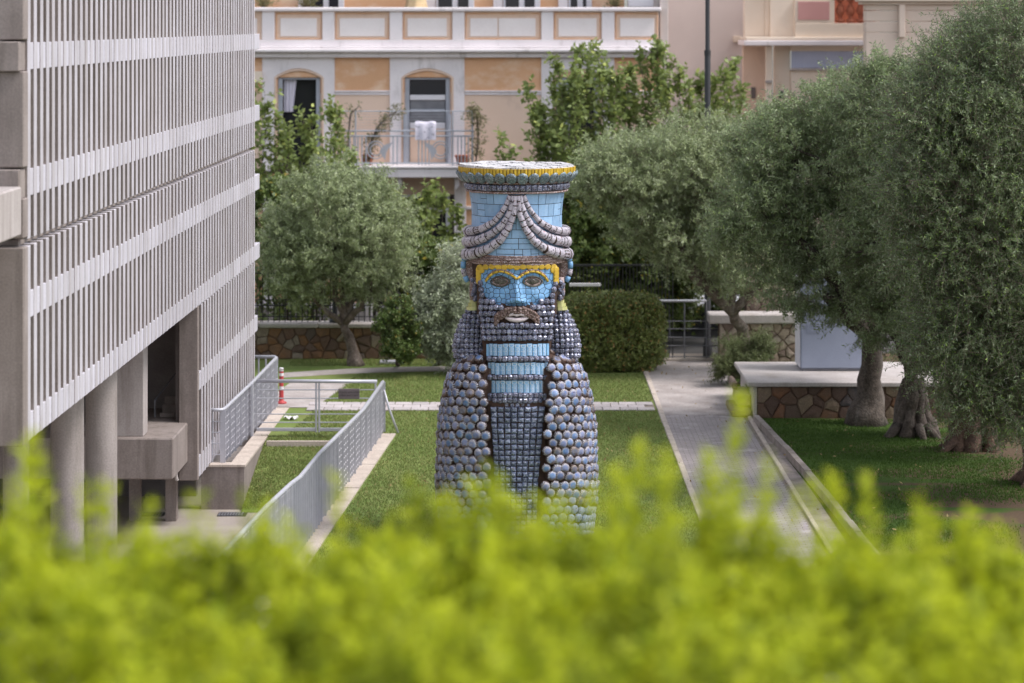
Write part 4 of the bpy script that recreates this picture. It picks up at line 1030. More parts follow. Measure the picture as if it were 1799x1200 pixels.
# --- beard
def beard_d(u, v): return (82+4*math.sin((v-500)/110*math.pi))*math.sqrt(max(0.02,1-((u-908)/84)**2))
b = MB(); vv = list(range(492, 722, 8))
for v in vv:
    hw = lerp_tab([(492,68),(545,66),(600,61),(640,57),(714,52)], v)
    for i in range(17): u = 908-hw+2*hw*i/16; b.v.append(tuple(pt(u, v, (beard_d(u,v) if v < 603 else 88*math.sqrt(max(.02,1-((u-908)/80)**2)))-4)))
for j in range(len(vv)-1):
    for i in range(16): a = j*17+i; b.f.append((a,a+17,a+18,a+1)); b.m.append(0)
o_ = len(b.v)
beard = b.build('beard', M['rust'], sta, True)
def blob(rx, ry, rz, mat, n=7):
    b = MB(); b.lathe([(0,-1),(.75,-.72),(1,-.1),(.8,.62),(0,1)], n); b.v = [(x*rx,y*ry,z*rz) for x,y,z in b.v]; return b.mesh('bead', mat, True)
_b = MB(); _b.bbox(-.043,.043,-.046,.03,-.045,.045,.024); bd = _b.mesh('bead', M['bead'])
def beadrow(v, u0, u1, pitch, par=beard, fn=beard_d, sc=1.0, off=2):
    n = max(1, round((u1-u0)/pitch))
    for i in range(n):
        u = u0+(u1-u0)*(i+.5)/n
        put('bead', bd, par, pt(u, v+random.uniform(-.6,.6), fn(u, v)+off), ((u-908)/84,-1,0), (sc*random.uniform(.95,1.12),sc*random.uniform(.9,1.2),sc*random.uniform(.92,1.05)), random.uniform(-.3,.3), random.uniform(-.2,.2))
for v in np.arange(498, 604, 10.6):
    L, Rr_ = 908-lerp_tab([(490,66),(545,66),(600,60)], v), 908+lerp_tab([(490,68),(545,66),(600,60)], v)
    fl, fr = lerp_tab([(498,847),(520,853),(532,874),(540,880)], v), lerp_tab([(498,974),(520,964),(532,942),(540,937)], v)
    if v < 538: beadrow(v, L, fl, 8.6); beadrow(v, fr, Rr_, 8.6)
    elif v < 545: beadrow(v, L, 885, 8.6); beadrow(v, 932, Rr_, 8.6)
    elif v < 565: beadrow(v, L, 873, 8.6); beadrow(v, 943, Rr_, 8.6)
    else: beadrow(v, L, Rr_, 8.6)
panel_d = lambda u, v=0: 90*math.sqrt(max(.02,1-((u-908)/82)**2))
tv, tf = textmesh('Doko', .12)
def label_row(v0, v1, u0, u1, n=13):
    th = np.linspace(-1, 1, n+1)
    us = [(u0+u1)/2+(u1-u0)/2*math.sin(t*1.15)/math.sin(1.15) for t in th]
    for i in range(n):
        a, c = us[i]+.45, us[i+1]-.45; jv = random.uniform(-.7,.7); jd = random.uniform(-.5,1.2)
        A, B, C_, D = (pt(a,v0+.4+jv,panel_d(a)+jd), pt(c,v0+.4+jv,panel_d(c)+jd), pt(c,v1-.4+jv,panel_d(c)+jd), pt(a,v1-.4+jv,panel_d(a)+jd))
        b = MB(); bk = Vector((0,.035,0)); m0 = (A+B)/2+Vector((0,-.008,0)); m1 = (D+C_)/2+Vector((0,-.008,0))
        b.add([A,m0,B,C_,m1,D,A+bk,B+bk,C_+bk,D+bk], [(0,5,4,1),(1,4,3,2),(0,1,2,7,6),(5,9,8,3,4),(0,6,9,5),(2,3,8,7)])
        if c-a > 4.5:
            ctr = (A+B+C_+D)/4+Vector((0,-.012,0)); ex = (B-A).normalized(); ez = Vector((0,0,1)); wf = min(1,(c-a)/9.4)
            b.add([ctr+ex*(-y*wf)+ez*(x*.62)*-1+Vector((0,-.002,0)) for x,y,_ in tv], tf, 1)
        b.build('label_strip', [M['strip'], M['print']], beard)
label_row(604,625.5,854,965,13); label_row(637,658,857,963,12); label_row(668,690,858,961,12)
pf = lambda u, v=0: panel_d(u)
for v, l, r in ((630.5,856,964),(663,857,962),(694.5,857,962),(703,857,961),(711,859,959)): beadrow(v, l, r, 8.8, fn=pf, off=1 if v < 711 else -5, sc=.98)
# --- head core, face
b = MB(); prof = [(60,zf(640,0)),(72,zf(560,0)),(76,zf(500,0)),(80,zf(455,0))]
b.lathe([(r*s_, z) for r, z in prof], 40, sy=.98); head = b.build('head', M['rust'], sta, True)
def face_d(u, v):
    x = u-908; d = 80*math.sqrt(max(.03,1-(x/86)**2))
    t = (v-484)/54
    if 0 < t < 1.02:
        hgt = (3+17*min(t,.86)**1.25)*(1 if t < .84 else max(0,1-(t-.84)/.16)); sg = 4.5+7.5*t**1.5; d += hgt*math.exp(-(x/sg)**2)
        for sx in (-1,1): d += 6*math.exp(-((x-sx*13)/5)**2-((v-530)/5)**2)
    for ex in (879,936): d -= 5*math.exp(-((u-ex)/17)**2-((v-495)/9)**2)
    d += 3*math.exp(-((v-522)/10)**2)*(math.exp(-((u-868)/13)**2)+math.exp(-((u-948)/13)**2))
    return d
b = MB(); U = np.linspace(838, 978, 40); V = np.linspace(458, 552, 30)
for v in V:
    for u in U: b.v.append(tuple(pt(u, v, face_d(u,v)-2.2)))
for j in range(29):
    for i in range(39): a = j*40+i; b.f.append((a,a+40,a+41,a+1)); b.m.append(0)
face = b.build('face', M['rust'], sta, True)
outline = [(843,500),(845,482),(851,467),(965,467),(972,482),(975,500),(966,520),(945,534),(932,546),(884,546),(871,534),(850,520)]
pts_ = []
y = 468
r_ = 0
while y < 548:
    st_ = 8.5 if y > 505 else 10
    x = 845+(st_/2 if r_ % 2 else 0)
    while x < 976: pts_.append((x+random.uniform(-2.6,2.6), y+random.uniform(-2.4,2.4))); x += st_*random.uniform(.85,1.25)
    y += 8.6; r_ += 1
def mosaic(name, cells, fn, mat, par, gap=.45, th=1.8):
    for poly in cells:
        ar = abs(sum(poly[i][0]*poly[(i+1)%len(poly)][1]-poly[(i+1)%len(poly)][0]*poly[i][1] for i in range(len(poly))))/2
        if ar < 6: continue
        q = inset(poly, gap); ring = []
        for i in range(len(q)): ring += [q[i], ((q[i][0]+q[(i+1)%len(q)][0])/2, (q[i][1]+q[(i+1)%len(q)][1])/2)]
        n = len(ring); cx = sum(p[0] for p in q)/len(q); cy = sum(p[1] for p in q)/len(q)
        j = random.uniform(-.3,.5)
        vs = [pt(a,c,fn(a,c)-th) for a,c in ring]+[pt(a,c,fn(a,c)+j) for a,c in ring]+[pt(cx,cy,fn(cx,cy)+j+.3)]
        fs = [(i,i+n,(i+1)%n+n,(i+1)%n) for i in range(n)]+[(i+n,2*n,(i+1)%n+n) for i in range(n)]
        b = MB(); b.add(vs, fs); me = b.mesh(name, mat); link(name, me, par)
mosaic('face_tile', voronoi(pts_, outline), face_d, M['faceblue'], face)
# yellow hair fringe: scalloped pieces round the forehead
fr_ = dome(.062,.075,.02,9).mesh('fringe_scallop', M['yellow'])
for i in range(13):
    u = 843+10.8*i; put('fringe_scallop', fr_, face, pt(u, 469+random.uniform(-1,1), face_d(u,469)+1.2), ((u-908)/90,-1,0), (.95,1,.62), random.uniform(-.2,.2))
for j in range(4):
    v = 474+6.5*j
    for u in ((841,) if j > 0 else (841,847)): put('fringe_scallop', fr_, face, pt(u, v, face_d(u,v)+1), (-.8,-1,0), (.85,1,.75), random.uniform(-.3,.3))
    for u in ((977,) if j > 0 else (977,971)): put('fringe_scallop', fr_, face, pt(u, v, face_d(min(u,974),v)+1), (.8,-1,0), (.85,1,.75), random.uniform(-.3,.3))
def ftube(name, uv, r, mat, off=1.5, n=7, par=None, jit=0):
    b = MB(); b.tube([pt(u,v,face_d(u,v)+off) for u,v in uv], [x*s_ for x in r] if hasattr(r,'__len__') else r*s_, n, jit=jit); return b.build(name, M[mat], par or face, True)
brow = [(853,495),(858,487),(866,480.5),(876,477),(886,477.5),(896,482),(902,486),(908,490.5)]
for sg_ in (0, 1):
    P_ = [(u if sg_ == 0 else 1816-u, v) for u, v in brow]
    for i in range(0, 7): 
        (a,c),(e_,f_) = P_[i],P_[i+1]; g_ = .06
        ftube('brow_piece', [(a+(e_-a)*g_, c+(f_-c)*g_),((a+e_)/2,(c+f_)/2-.3),(e_-(e_-a)*g_, f_-(f_-c)*g_)], 2.1, 'yellow', 2.0)
    ftube('brow_edge', [(u, v-3.3) for u, v in P_[:-1]], 1.5, 'rope', 2.2, 5)
    ec = 879 if sg_ == 0 else 936
    al = [(ec+17*math.cos(t), 495+ (9.6 if math.sin(t) < 0 else 8.2)*math.sin(t)*(1-.25*math.cos(t)**2)) for t in np.linspace(0,2*math.pi,21)]
    ftube('eyelid', al, 1.5, 'eye', 1.5, 6); ftube('eyelid', [(ec+(u-ec)*.78, 495+(v-495)*.72) for u, v in al], 1.1, 'rope', 1.4, 6)
    b = MB(); cells = []
    m_ = [(ec+13*math.cos(t), 495+6.6*math.sin(t)) for t in np.linspace(0,2*math.pi,17)[:-1]]
    b.add([pt(u,v,face_d(u,v)+1) for u,v in m_]+[pt(ec,495,face_d(ec,495)+6)], [(i,16,(i+1)%16) for i in range(16)]); b.build('eyeball', M['eye'], face, True)
    d_ = dome(.045,.05,.02,10).mesh('iris', M['bead']); d_.materials[0] = M['eye']; put('iris', d_, face, pt(ec,495,face_d(ec,495)+5.2), ((ec-908)/90,-1,0), .9)
lipf = lambda u, v: 86*math.sqrt(1-((u-908)/90)**2)
def ltube(name, uv, r, mat, off, n=8, jit=0):
    b = MB(); b.tube([pt(u,v,lipf(u,v)+off) for u,v in uv], [x*s_ for x in r], n, jit=jit); b.build(name, M[mat], face, True)
ltube('upper_lip', [(887,557.5),(894,554),(902,551.5),(908,553.5),(914,551.5),(922,554),(929,557.5)], [1,2.8,3.6,3.0,3.6,2.8,1], 'lip', 2.5)
ltube('lower_lip', [(888,558.5),(896,561),(908,562.8),(920,561),(928,558.5)], [1.5,3.6,4.2,3.6,1.5], 'lip', 2.5)
M['rope_dark'] = piecemat('dark_brown_paper_rope', (.10,.052,.038), (.20,.135,.12), [(.03,.015,.012),(.42,.34,.33)], .60, .6, .4, .25, 45)
mc_ = blob(.048,.04,.032,M['rope_dark'],8)
mc_.name = 'moustache_curl'
for sg_ in (1,-1):
    uv = [(908-sg_*2,544),(908-sg_*10,543.5),(908-sg_*21,546),(908-sg_*30,551),(908-sg_*36,558),(908-sg_*38,566)]
    for dv in (-1.8,1.6,5.0,8.0):
        for k_ in range(12 if dv < 5 else 8):
            q = min(4.99, (k_+.5)/12*5+(1.4 if dv > 5 else 0)); i_ = int(q); f_ = q-i_; (a,c),(e_,g_) = uv[i_],uv[i_+1]; u = a+(e_-a)*f_; v = c+(g_-c)*f_+dv
            an = math.atan2(-(g_-c), (e_-a)); put('moustache_curl', mc_, face, pt(u+sg_*max(0,dv)*.15+random.uniform(-.6,.6), v+random.uniform(-.7,.7), lipf(u,v)+random.uniform(1.5,4)), ((u-908)/90,-1,0), (random.uniform(.6,.85),1,random.uniform(.8,1.15)), -an+random.uniform(-.35,.35))
# --- rope headband
for v, r, rr_ in ((452,81,2.6),(456.5,83,2.8),(461,83.5,2.8),(465,82,2.4)):
    b = MB(); n = 72; rp = [((r+random.uniform(-.8,.8))*s_*math.cos(a), (r+random.uniform(-.8,.8))*s_*math.sin(a), zf(v, r)+random.uniform(-.004,.004)) for a in np.linspace(-math.pi/2-math.pi*.999, -math.pi/2+math.pi*.999, n)]
    b.tube(rp, rr_*s_, 6, jit=.22); b.build('headband_rope', M['rope'], sta, True)
# --- hat
HP = [(338,85),(350,82.5),(365,80),(390,78.5),(420,80),(458,82)]
hatr = lambda v: lerp_tab(HP, v)
b = MB(); b.lathe([((hatr(v)-1.2)*s_, zf(v, hatr(v))) for v in range(334, 462, 6)], 48); hat = b.build('hat', M['rust'], sta, True)
def cyl(a, v, off=0): r = (hatr(v)+off)*s_; return Vector((r*math.sin(a), -r*math.cos(a), zf(v, hatr(v))))
v = 341.0
while v < 455:
    h = random.choice((15,19,22)); v1 = min(v+h, 456); a = -math.pi+random.uniform(0,.2); end = a+2*math.pi
    while a < end-.05:
        da = min(random.choice((.18,.26,.34,.40)), end-a); ga = .006; gv = .5
        spl = [(v,v1)] if random.random() > .3 else [(v,(v+v1)/2),((v+v1)/2,v1)]
        for p0_, p1_ in spl:
            b = MB(); m_ = 3; j = random.uniform(-.25,.45)
            for w_ in (p0_+gv, p1_-gv):
                for i in range(m_+1): b.v.append(tuple(cyl(a+ga+(da-2*ga)*i/m_, w_, j)))
            for w_ in (p0_+gv, p1_-gv):
                for i in range(m_+1): b.v.append(tuple(cyl(a+ga+(da-2*ga)*i/m_, w_, -1.3)))
            k_ = m_+1
            for i in range(m_): b.f += [(i,i+k_,i+k_+1,i+1),(i,i+1,i+1+2*k_,i+2*k_),(i+k_,i+3*k_,i+3*k_+1,i+k_+1)]; b.m += [0]*3
            b.f += [(0,2*k_,3*k_,k_),(m_,m_+k_,m_+3*k_,m_+2*k_)]; b.m += [0]*2
            b.build('hat_tile', M['tileblue'], hat)
        a += da
    v = v1
# flared rim: bead course, tin scallops, yellow strips, white mosaic top
b = MB(); b.lathe([(83*s_,zf(342,84)),(88*s_,zf(338,88)),(89*s_,zf(324,89)),(95*s_,zf(320,95)),(101*s_,zf(304,101)),(101*s_,zf(298,101)),(96*s_,zf(299,101)-.01),(0,zf(299,101)-.02)], 56); rim = b.build('hat_rim', M['rust'], sta, True)
for v, r in ((339.5,88.5),(322.5,91.5)):
    b = MB(); n = 64; b.tube([((r+random.uniform(-.6,.6))*s_*math.cos(a), (r+random.uniform(-.6,.6))*s_*math.sin(a), zf(v, r)) for a in np.linspace(.5*math.pi, 2.499*math.pi, n)], 1.9*s_, 6, jit=.2); b.build('rim_rope', M['rope'], rim, True)
bk_ = stud_mesh(.046,.052,.035,M['bead'])
for i in range(56):
    a = 2*math.pi*i/56; r = 89.5*s_; put('rim_block', bk_, rim, (r*math.sin(a),-r*math.cos(a),zf(331,90)), (math.sin(a),-math.cos(a),-.12), (.95,1,random.uniform(.9,1.05)), random.uniform(-.06,.06))
sc_ = dome(.088,.098,.03,12,.05).mesh('rim_scallop', M['teal'], True)
for i in range(32):
    a = 2*math.pi*(i+.5)/32; r = 100*s_; put('rim_scallop', sc_, rim, (r*math.sin(a),-r*math.cos(a),zf(314.5,100)), (math.sin(a),-math.cos(a),-.75), (1,1,random.uniform(1.0,1.08)), random.uniform(-.08,.08))
for i in range(104):
    a0, a1 = 2*math.pi*i/104+.006, 2*math.pi*(i+1)/104-.006; b = MB(); j = random.uniform(-.4,.7)
    f = lambda a, r, v: Vector(((r+j)*s_*math.sin(a),-(r+j)*s_*math.cos(a),zf(v,102)))
    am = (a0+a1)/2; vs = [f(a0,101.6,311),f(am,102.2,311.5),f(a1,101.6,311),f(a0,102.4,297.5),f(am,103,297.5),f(a1,102.4,297.5),f(a0,99,311),f(a1,99,311),f(a0,99,297.3),f(a1,99,297.3)]
    b.add(vs, [(0,1,4,3),(1,2,5,4),(0,3,8,6),(2,7,9,5),(3,4,5,9,8),(0,6,7,2,1)]); b.build('yellow_strip', M['yellow'], rim)
circ = [(102*math.cos(t),102*math.sin(t)) for t in np.linspace(0,2*math.pi,40)[:-1]]
pp_ = [(r*math.cos(a+random.uniform(-.1,.1)), r*math.sin(a+random.uniform(-.1,.1))) for r, n in ((6,3),(26,8),(48,14),(70,20),(92,30)) for a in np.linspace(0,2*math.pi,n+1)[:-1]]
zt = zf(297.5,102)
def topz(x, y): r = math.hypot(x,y)/102; return zt+.012+.012*(1-r**3)-.012*x/102+.012*math.sin(x*.05+1)*math.cos(y*.06)
for poly in voronoi(pp_, circ):
    q = inset(poly, .9); n = len(q); h = random.uniform(.0,.022); tl = random.uniform(-.0004,.0004)
    cx = sum(p[0] for p in q)/n; cy = sum(p[1] for p in q)/n
    b = MB(); b.add([(x*s_,y*s_,topz(x,y)-.03) for x,y in q]+[(x*s_,y*s_,topz(x,y)+h+tl*(x-cx)) for x,y in q]+[(cx*s_,cy*s_,topz(cx,cy)+h+.004)], [(i,(i+1)%n,(i+1)%n+n,i+n) for i in range(n)]+[(i+n,(i+1)%n+n,2*n) for i in range(n)]); b.build('top_piece', M['topwhite'], rim)
# --- three pairs of horns
hornpaths = [([(896,343),(889,361),(881.8,373.5),(866.5,390.7),(847,402),(830,406.5),(822,406.5)], 3.9, 9.3, [5,5,5,5.5,6,6.5,6.5]),
             ([(902,343),(898,364),(893,378),(882,396.5),(862.6,412),(843.5,421),(829,424),(820.5,424.5)], 4.0, 10.8, None),
             ([(905.5,343),(904,364),(902,378),(893,402),(878,423),(859,437),(839.6,444),(827,446.5),(820,446.5)], 4.2, 12.0, None)]
for hp, ra, rb_, _ in hornpaths:
    for sg_ in (1,-1):
        Rr_ = 84+rb_*.35
        cen = []
        for u, v in hp:
            x = u-908; d = math.sqrt(max(0, Rr_**2-x*x)); cen.append(pt(u if sg_ == 1 else 1816-u, v, d))
        x = -(Rr_)*.98; cen.append(pt(908+sg_*x, hp[-1][1]-1.5, -22)); cen.append(pt(908+sg_*x*.86, hp[-1][1]-5, -44))
        # resample
        L = [0]
        for i in range(len(cen)-1): L.append(L[-1]+(cen[i+1]-cen[i]).length)
        def at(sv):
            for i in range(len(cen)-1):
                if sv <= L[i+1]: return cen[i].lerp(cen[i+1], (sv-L[i])/(L[i+1]-L[i]))
            return cen[-1]
        T = L[-1]; rad = lambda sv: (ra+(rb_-ra)*min(1,(sv/T)*1.25)**1.1)*s_*(1 if sv < T*.93 else .8)
        ss = np.linspace(0,T,40); b = MB(); b.tube([at(q) for q in ss], [rad(q)*.93 for q in ss], 10); hn = b.build('horn', M['rust'], sta, True)
        q = 0.0
        while q < T-.02:
            l = min(random.uniform(8,19)*s_, T-q); g_ = .008
            c_ = [at(q+g_+(l-2*g_)*t) for t in (0,.33,.66,1)]; k_ = random.uniform(.94,1.07)
            b = MB(); b.tube(c_, [rad(q+l*t)*k_*(.99 if t in (0,1) else 1) for t in (0,.33,.66,1)], 10, cap=False); b.build('segment', M['hornwhite'], hn, True); q += l
# --- ears, ropes, ties, hair bunches
for sg_ in (1,-1):
    m_ = lambda u: u if sg_ == 1 else 1816-u
    b = MB(); b.prism([(pt(m_(u),v,0).x, pt(0,v,0).z) for u,v in ((838,448),(826,446),(817,456),(816,472),(820,488),(826,496),(838,496))][::sg_], -.06, .16); ear = b.build('ear', M['rope'], sta)
    ep = [(838,446),(828,443.5),(819,449),(814.5,459),(814,472),(817,485),(822,495)]
    for i in range(len(ep)-1):
        (a,c),(e_,f_) = ep[i],ep[i+1]
        for d in (6,-8):
            b = MB(); b.tube([pt(m_(a+(e_-a)*.05),c+(f_-c)*.05,d), pt(m_((a+e_)/2-.3),(c+f_)/2,d), pt(m_(e_-(e_-a)*.05),f_-(f_-c)*.05,d)], [4.6*s_,4.9*s_,4.6*s_], 8); b.build('ear_tile', M['faceblue'] if i != 4 else M['hornwhite'], ear, True)
    b = MB(); b.tube([pt(m_(834),488,22),pt(m_(833),500,24),pt(m_(832),512,24),pt(m_(833),526,24)], [9*s_,8*s_,8.5*s_,8*s_], 9, jit=.12); b.build('side_lock', M['rope'], sta, True)
    for k_ in range(9):
        v = 492+4.2*k_; put('lock_bead', bd, ear, pt(m_(832+random.uniform(-5,5)), v, 31), (-.4*sg_,-1,0), random.uniform(.6,.95), random.uniform(-1,1))
    for k_ in range(3):
        b = MB(); v = 526+6*k_; b.lathe([((9.5+1.6*k_)*s_,pt(0,v+6,20).z),((9+1.4*k_)*s_,pt(0,v,20).z)], 10); b.v = [(x+pt(m_(834-1.2*k_),v,20).x, y-.18, z) for x,y,z in b.v]; b.build('hair_tie', M['tie'], sta)
    HB = [(543,9),(552,14),(566,20),(582,25),(605,29),(624,28),(636,22),(645,10)]
    cu = 829; cdp = 8
    b = MB(); prof = []
    for v, wv in HB: prof.append(((wv-3)*s_, pt(0,v,cdp).z))
    b.lathe(prof, 18); cxp = lambda v: lerp_tab([(543,834),(566,831),(605,828),(645,830)], v)
    b.v = [(x+pt(m_(828.5),0,0).x, y*1.25-cdp*s_, z) for x,y,z in b.v]; hb = b.build('hair_bunch', M['rust'], sta, True)
    v = 547.0
    while v < 645:
        wv = lerp_tab(HB, v); n = max(6, int(2*math.pi*wv/8.0))
        for i in range(n):
            a = 2*math.pi*i/n
            if math.cos(a) < -.35: continue
            x, d = wv*math.sin(a), wv*1.25*math.cos(a)+cdp
            put('bead', bd, hb, pt(m_(cxp(v))+x, v, d), (math.sin(a),-math.cos(a),-.1), (random.uniform(.82,1.0),random.uniform(.9,1.15),random.uniform(.85,1.0)), random.uniform(-.3,.3), random.uniform(-.2,.2))
        v += 8.6

# ------------------------------------------------------------------ trees and shrubs
def unit(v): return v/np.maximum(np.linalg.norm(v, axis=-1, keepdims=True), 1e-9)
def leafmesh(name, start, d, L, per, ll, lw, mats, spread=.75, droop=0, stem=0.0, jit=.25, side_flat=False, start_t=.12):
    "leaves along twigs: start (n,3), unit direction d (n,3), twig length L (n,)"
    n = len(start)
    t = np.linspace(start_t, 1.0, per)[None,:]+rng.uniform(-.5,.5,(n,per))/per
    up = np.array([0,0,1.0]); pr = unit(np.cross(d, up+rng.normal(0,.05,(n,3)))); pn = unit(np.cross(pr, d))
    ang = (np.arange(per)[None,:]*2.4+rng.uniform(0,6.28,(n,1))+rng.normal(0,.3,(n,per)))
    side = pr[:,None,:]*np.cos(ang)[...,None]+pn[:,None,:]*np.sin(ang)[...,None]
    p = start[:,None,:]+d[:,None,:]*(t*L[:,None])[...,None]; p[...,2] -= droop*(t*L[:,None])**2
    ld = unit(d[:,None,:]*(1-spread)+side*spread+rng.normal(0,jit,(n,per,3)))
    ld[...,2] -= droop*.25; ld = unit(ld)
    wv = unit(np.cross(ld, unit(rng.normal(0,1,(n,per,3))+np.array([0,0,1.2]))))
    sz = rng.uniform(.7,1.25,(n,per,1))
    a = p; tip = p+ld*ll*sz; mid = p+ld*ll*sz*.45
    V = np.stack([a, mid+wv*lw*sz*.5, tip, mid-wv*lw*sz*.5], 2).reshape(-1,3)
    Q = np.arange(len(V)).reshape(-1,4); mi = np.zeros(len(Q), int)
    if stem:
        e = start+d*L[:,None]; e[:,2] -= droop*L**2
        mm = start+d*(L*.5)[:,None]; mm[:,2] -= droop*(L*.5)**2
        for w_ in (pr, pn):
            S1 = np.stack([start-w_*stem, start+w_*stem, mm+w_*stem*.7, mm-w_*stem*.7],1).reshape(-1,3)
            S2 = np.stack([mm-w_*stem*.7, mm+w_*stem*.7, e+w_*stem*.3, e-w_*stem*.3],1).reshape(-1,3)
            for Sx in (S1,S2):
                Q = np.concatenate([Q, np.arange(len(Sx)).reshape(-1,4)+len(V)]); V = np.concatenate([V,Sx]); mi = np.concatenate([mi, np.ones(len(Sx)//4,int)])
    return npmesh(name, V, Q, mats, mi)
def crown_twigs(lobes, n, L, up=.3, clump=26, out=.8, cs=.30, zmin=None, inner=.45):
    "twigs gathered in brush-like tufts of uneven size, each tuft pointing its own way, spread through ellipsoid lobes"
    lob = np.array(lobes, float); wgt = (lob[:,3]*lob[:,5]+lob[:,4]*lob[:,5]); wgt /= wgt.sum()
    S_, D_, L_, C_ = [], [], [], []
    for (cx,cy,cz,rx,ry,rz), wt in zip(lob, wgt):
        m = max(4, int(clump*wt*len(lob)*.62)); k = int(n*wt)
        dirs = unit(rng.normal(0,1,(m,3))); rad = rng.uniform(inner,1.0,m)**.75*rng.choice([1,1,1,1.12],m)
        rr = np.array([rx,ry,rz]); cl = np.array([cx,cy,cz])+dirs*rr*rad[:,None]
        ax = unit(dirs*out+rng.normal(0,.38,(m,3))+np.array([0,0,up]))
        size = rng.lognormal(0,.45,m); csz = cs*.8*np.clip(size,.5,1.7); pw = size**1.6; pick = rng.choice(m, k, p=pw/pw.sum())
        off = unit(rng.normal(0,1,(k,3)))*rng.uniform(0,1,(k,1))**.5*np.minimum(rr,rr.mean())*csz[pick][:,None]
        off -= .35*ax[pick]*np.sum(off*ax[pick],1,keepdims=True)
        S_.append(cl[pick]+off-ax[pick]*L*.3); D_.append(unit(ax[pick]+unit(off+1e-6)*.35+rng.normal(0,.22,(k,3)))); L_.append(L*rng.uniform(.5,1.5,k)); C_.append(cl)
    S_, D_, L_ = map(np.concatenate, (S_,D_,L_))
    if zmin is not None:
        kp = S_[:,2] > zmin; S_, D_, L_ = S_[kp], D_[kp], L_[kp]
    return S_, D_, L_, np.concatenate(C_)
def wobble(p, q, n=5, amp=.08):
    p, q = Vector(p), Vector(q); out = []
    for i in range(n+1):
        t = i/n; a = amp*(p-q).length*math.sin(math.pi*t); out.append(p.lerp(q,t)+Vector((random.uniform(-a,a),random.uniform(-a,a),random.uniform(-a,a)*.5)))
    return out
def tree(name, label, cat, base, forks, lobes, ntwig, L, per, ll, lw, lmat, bark, tr=.12, up=.3, droop=0, stem=.003, clump=26, cs=.30, nlimb=26, gnarl=.12, zmin=None, out=.8, inner=.45, spread=.7, group=None):
    t = thing(name, label, cat, base, 0, group); B = Vector(base)
    S_, D_, L_, cl = crown_twigs(lobes, ntwig, L, up, clump, out, cs, zmin, inner)
    S_ = S_-np.array(base); cl = cl-np.array(base)
    link('crown', leafmesh('crown', S_, D_, L_, per, ll, lw, [lmat, M['twig']], spread, droop, stem), t)
    b = MB(); tips = []
    top = Vector(forks[0])-B if forks else Vector((0,0,1))
    pts = wobble((0,0,-.05), top, 6, .05); rad = [tr*(1.55 if i == 0 else 1.2 if i == 1 else 1-.07*i) for i in range(7)]
    b.tube(pts, rad, 12, jit=gnarl); tips.append((top, rad[-1]))
    for f in forks[1:]:
        q = Vector(f)-B; pw = wobble(top-Vector((0,0,.05)), q, 5, .08); b.tube(pw, [tr*.62*(1-.11*i) for i in range(6)], 8, jit=gnarl); tips.append((q, tr*.30))
    for c in cl[rng.permutation(len(cl))[:nlimb]]:
        q = Vector(c); o, r0 = min(tips, key=lambda x: (x[0]-q).length); pw = wobble(o, q, 5, .10); r0 = min(r0, .05)
        b.tube(pw, [r0*(1-.17*i) for i in range(6)], 6)
    b.build('trunk', bark, t, True)
    return t
def lob(u, v, Y, ru, rv, ry=None):
    x, y, z = P(u, v, Y); k = Y/F; return (x, y, z, ru*k, (ry if ry else ru*k), rv*k)
GO = 'olive trees on the lawn to the right'
# olive tree at the back left
Y = 59.6
tree('olive_tree', 'rounded grey-green olive tree with leaning forked trunk before the rubble garden wall', 'olive tree', G(626,642), [P(603,565,59.9),P(560,535,59.6),P(600,500,59.7),P(650,520,59.4),P(580,450,59.8),P(640,440,60)],
     [lob(600,400,Y,112,95),lob(540,450,Y,80,70),lob(660,430,Y+.1,75,85),lob(590,335,Y,85,50),lob(520,420,Y,68,75),lob(655,485,Y,62,40),lob(530,500,Y,60,28)],
     3800, .34, 22, .092, .027, M['olive_pale'], M['bark'], .15, .45, .1, .003, 110, .24, 30)
# silver shrub and round bush beside it
Y = 58.6
tree('silver_shrub', 'silvery upright young olive shrub behind the left shoulder of the statue', 'shrub', (*G(770,640)[:2],0), [P(770,600,Y),P(740,560,Y),P(800,550,Y)],
     [lob(785,565,Y,52,70,.8),lob(808,500,Y,42,58,.7),lob(752,575,Y,34,48,.6),lob(800,612,Y,55,28,.7)], 2000, .42, 20, .095, .030, M['silver'], M['bark'], .05, .9, 0, .003, 70, .26, 12)
Y = 57.9
tree('bush', 'small dark green rounded bush left of the silvery shrub', 'bush', (*G(700,640)[:2],0), [P(700,620,Y)], [lob(700,592,Y,34,44,.5),lob(700,556,Y,24,28,.4)], 1400, .18, 14, .065, .040, M['box'], M['bark'], .04, .3, 0, .002, 30, .36, 6)
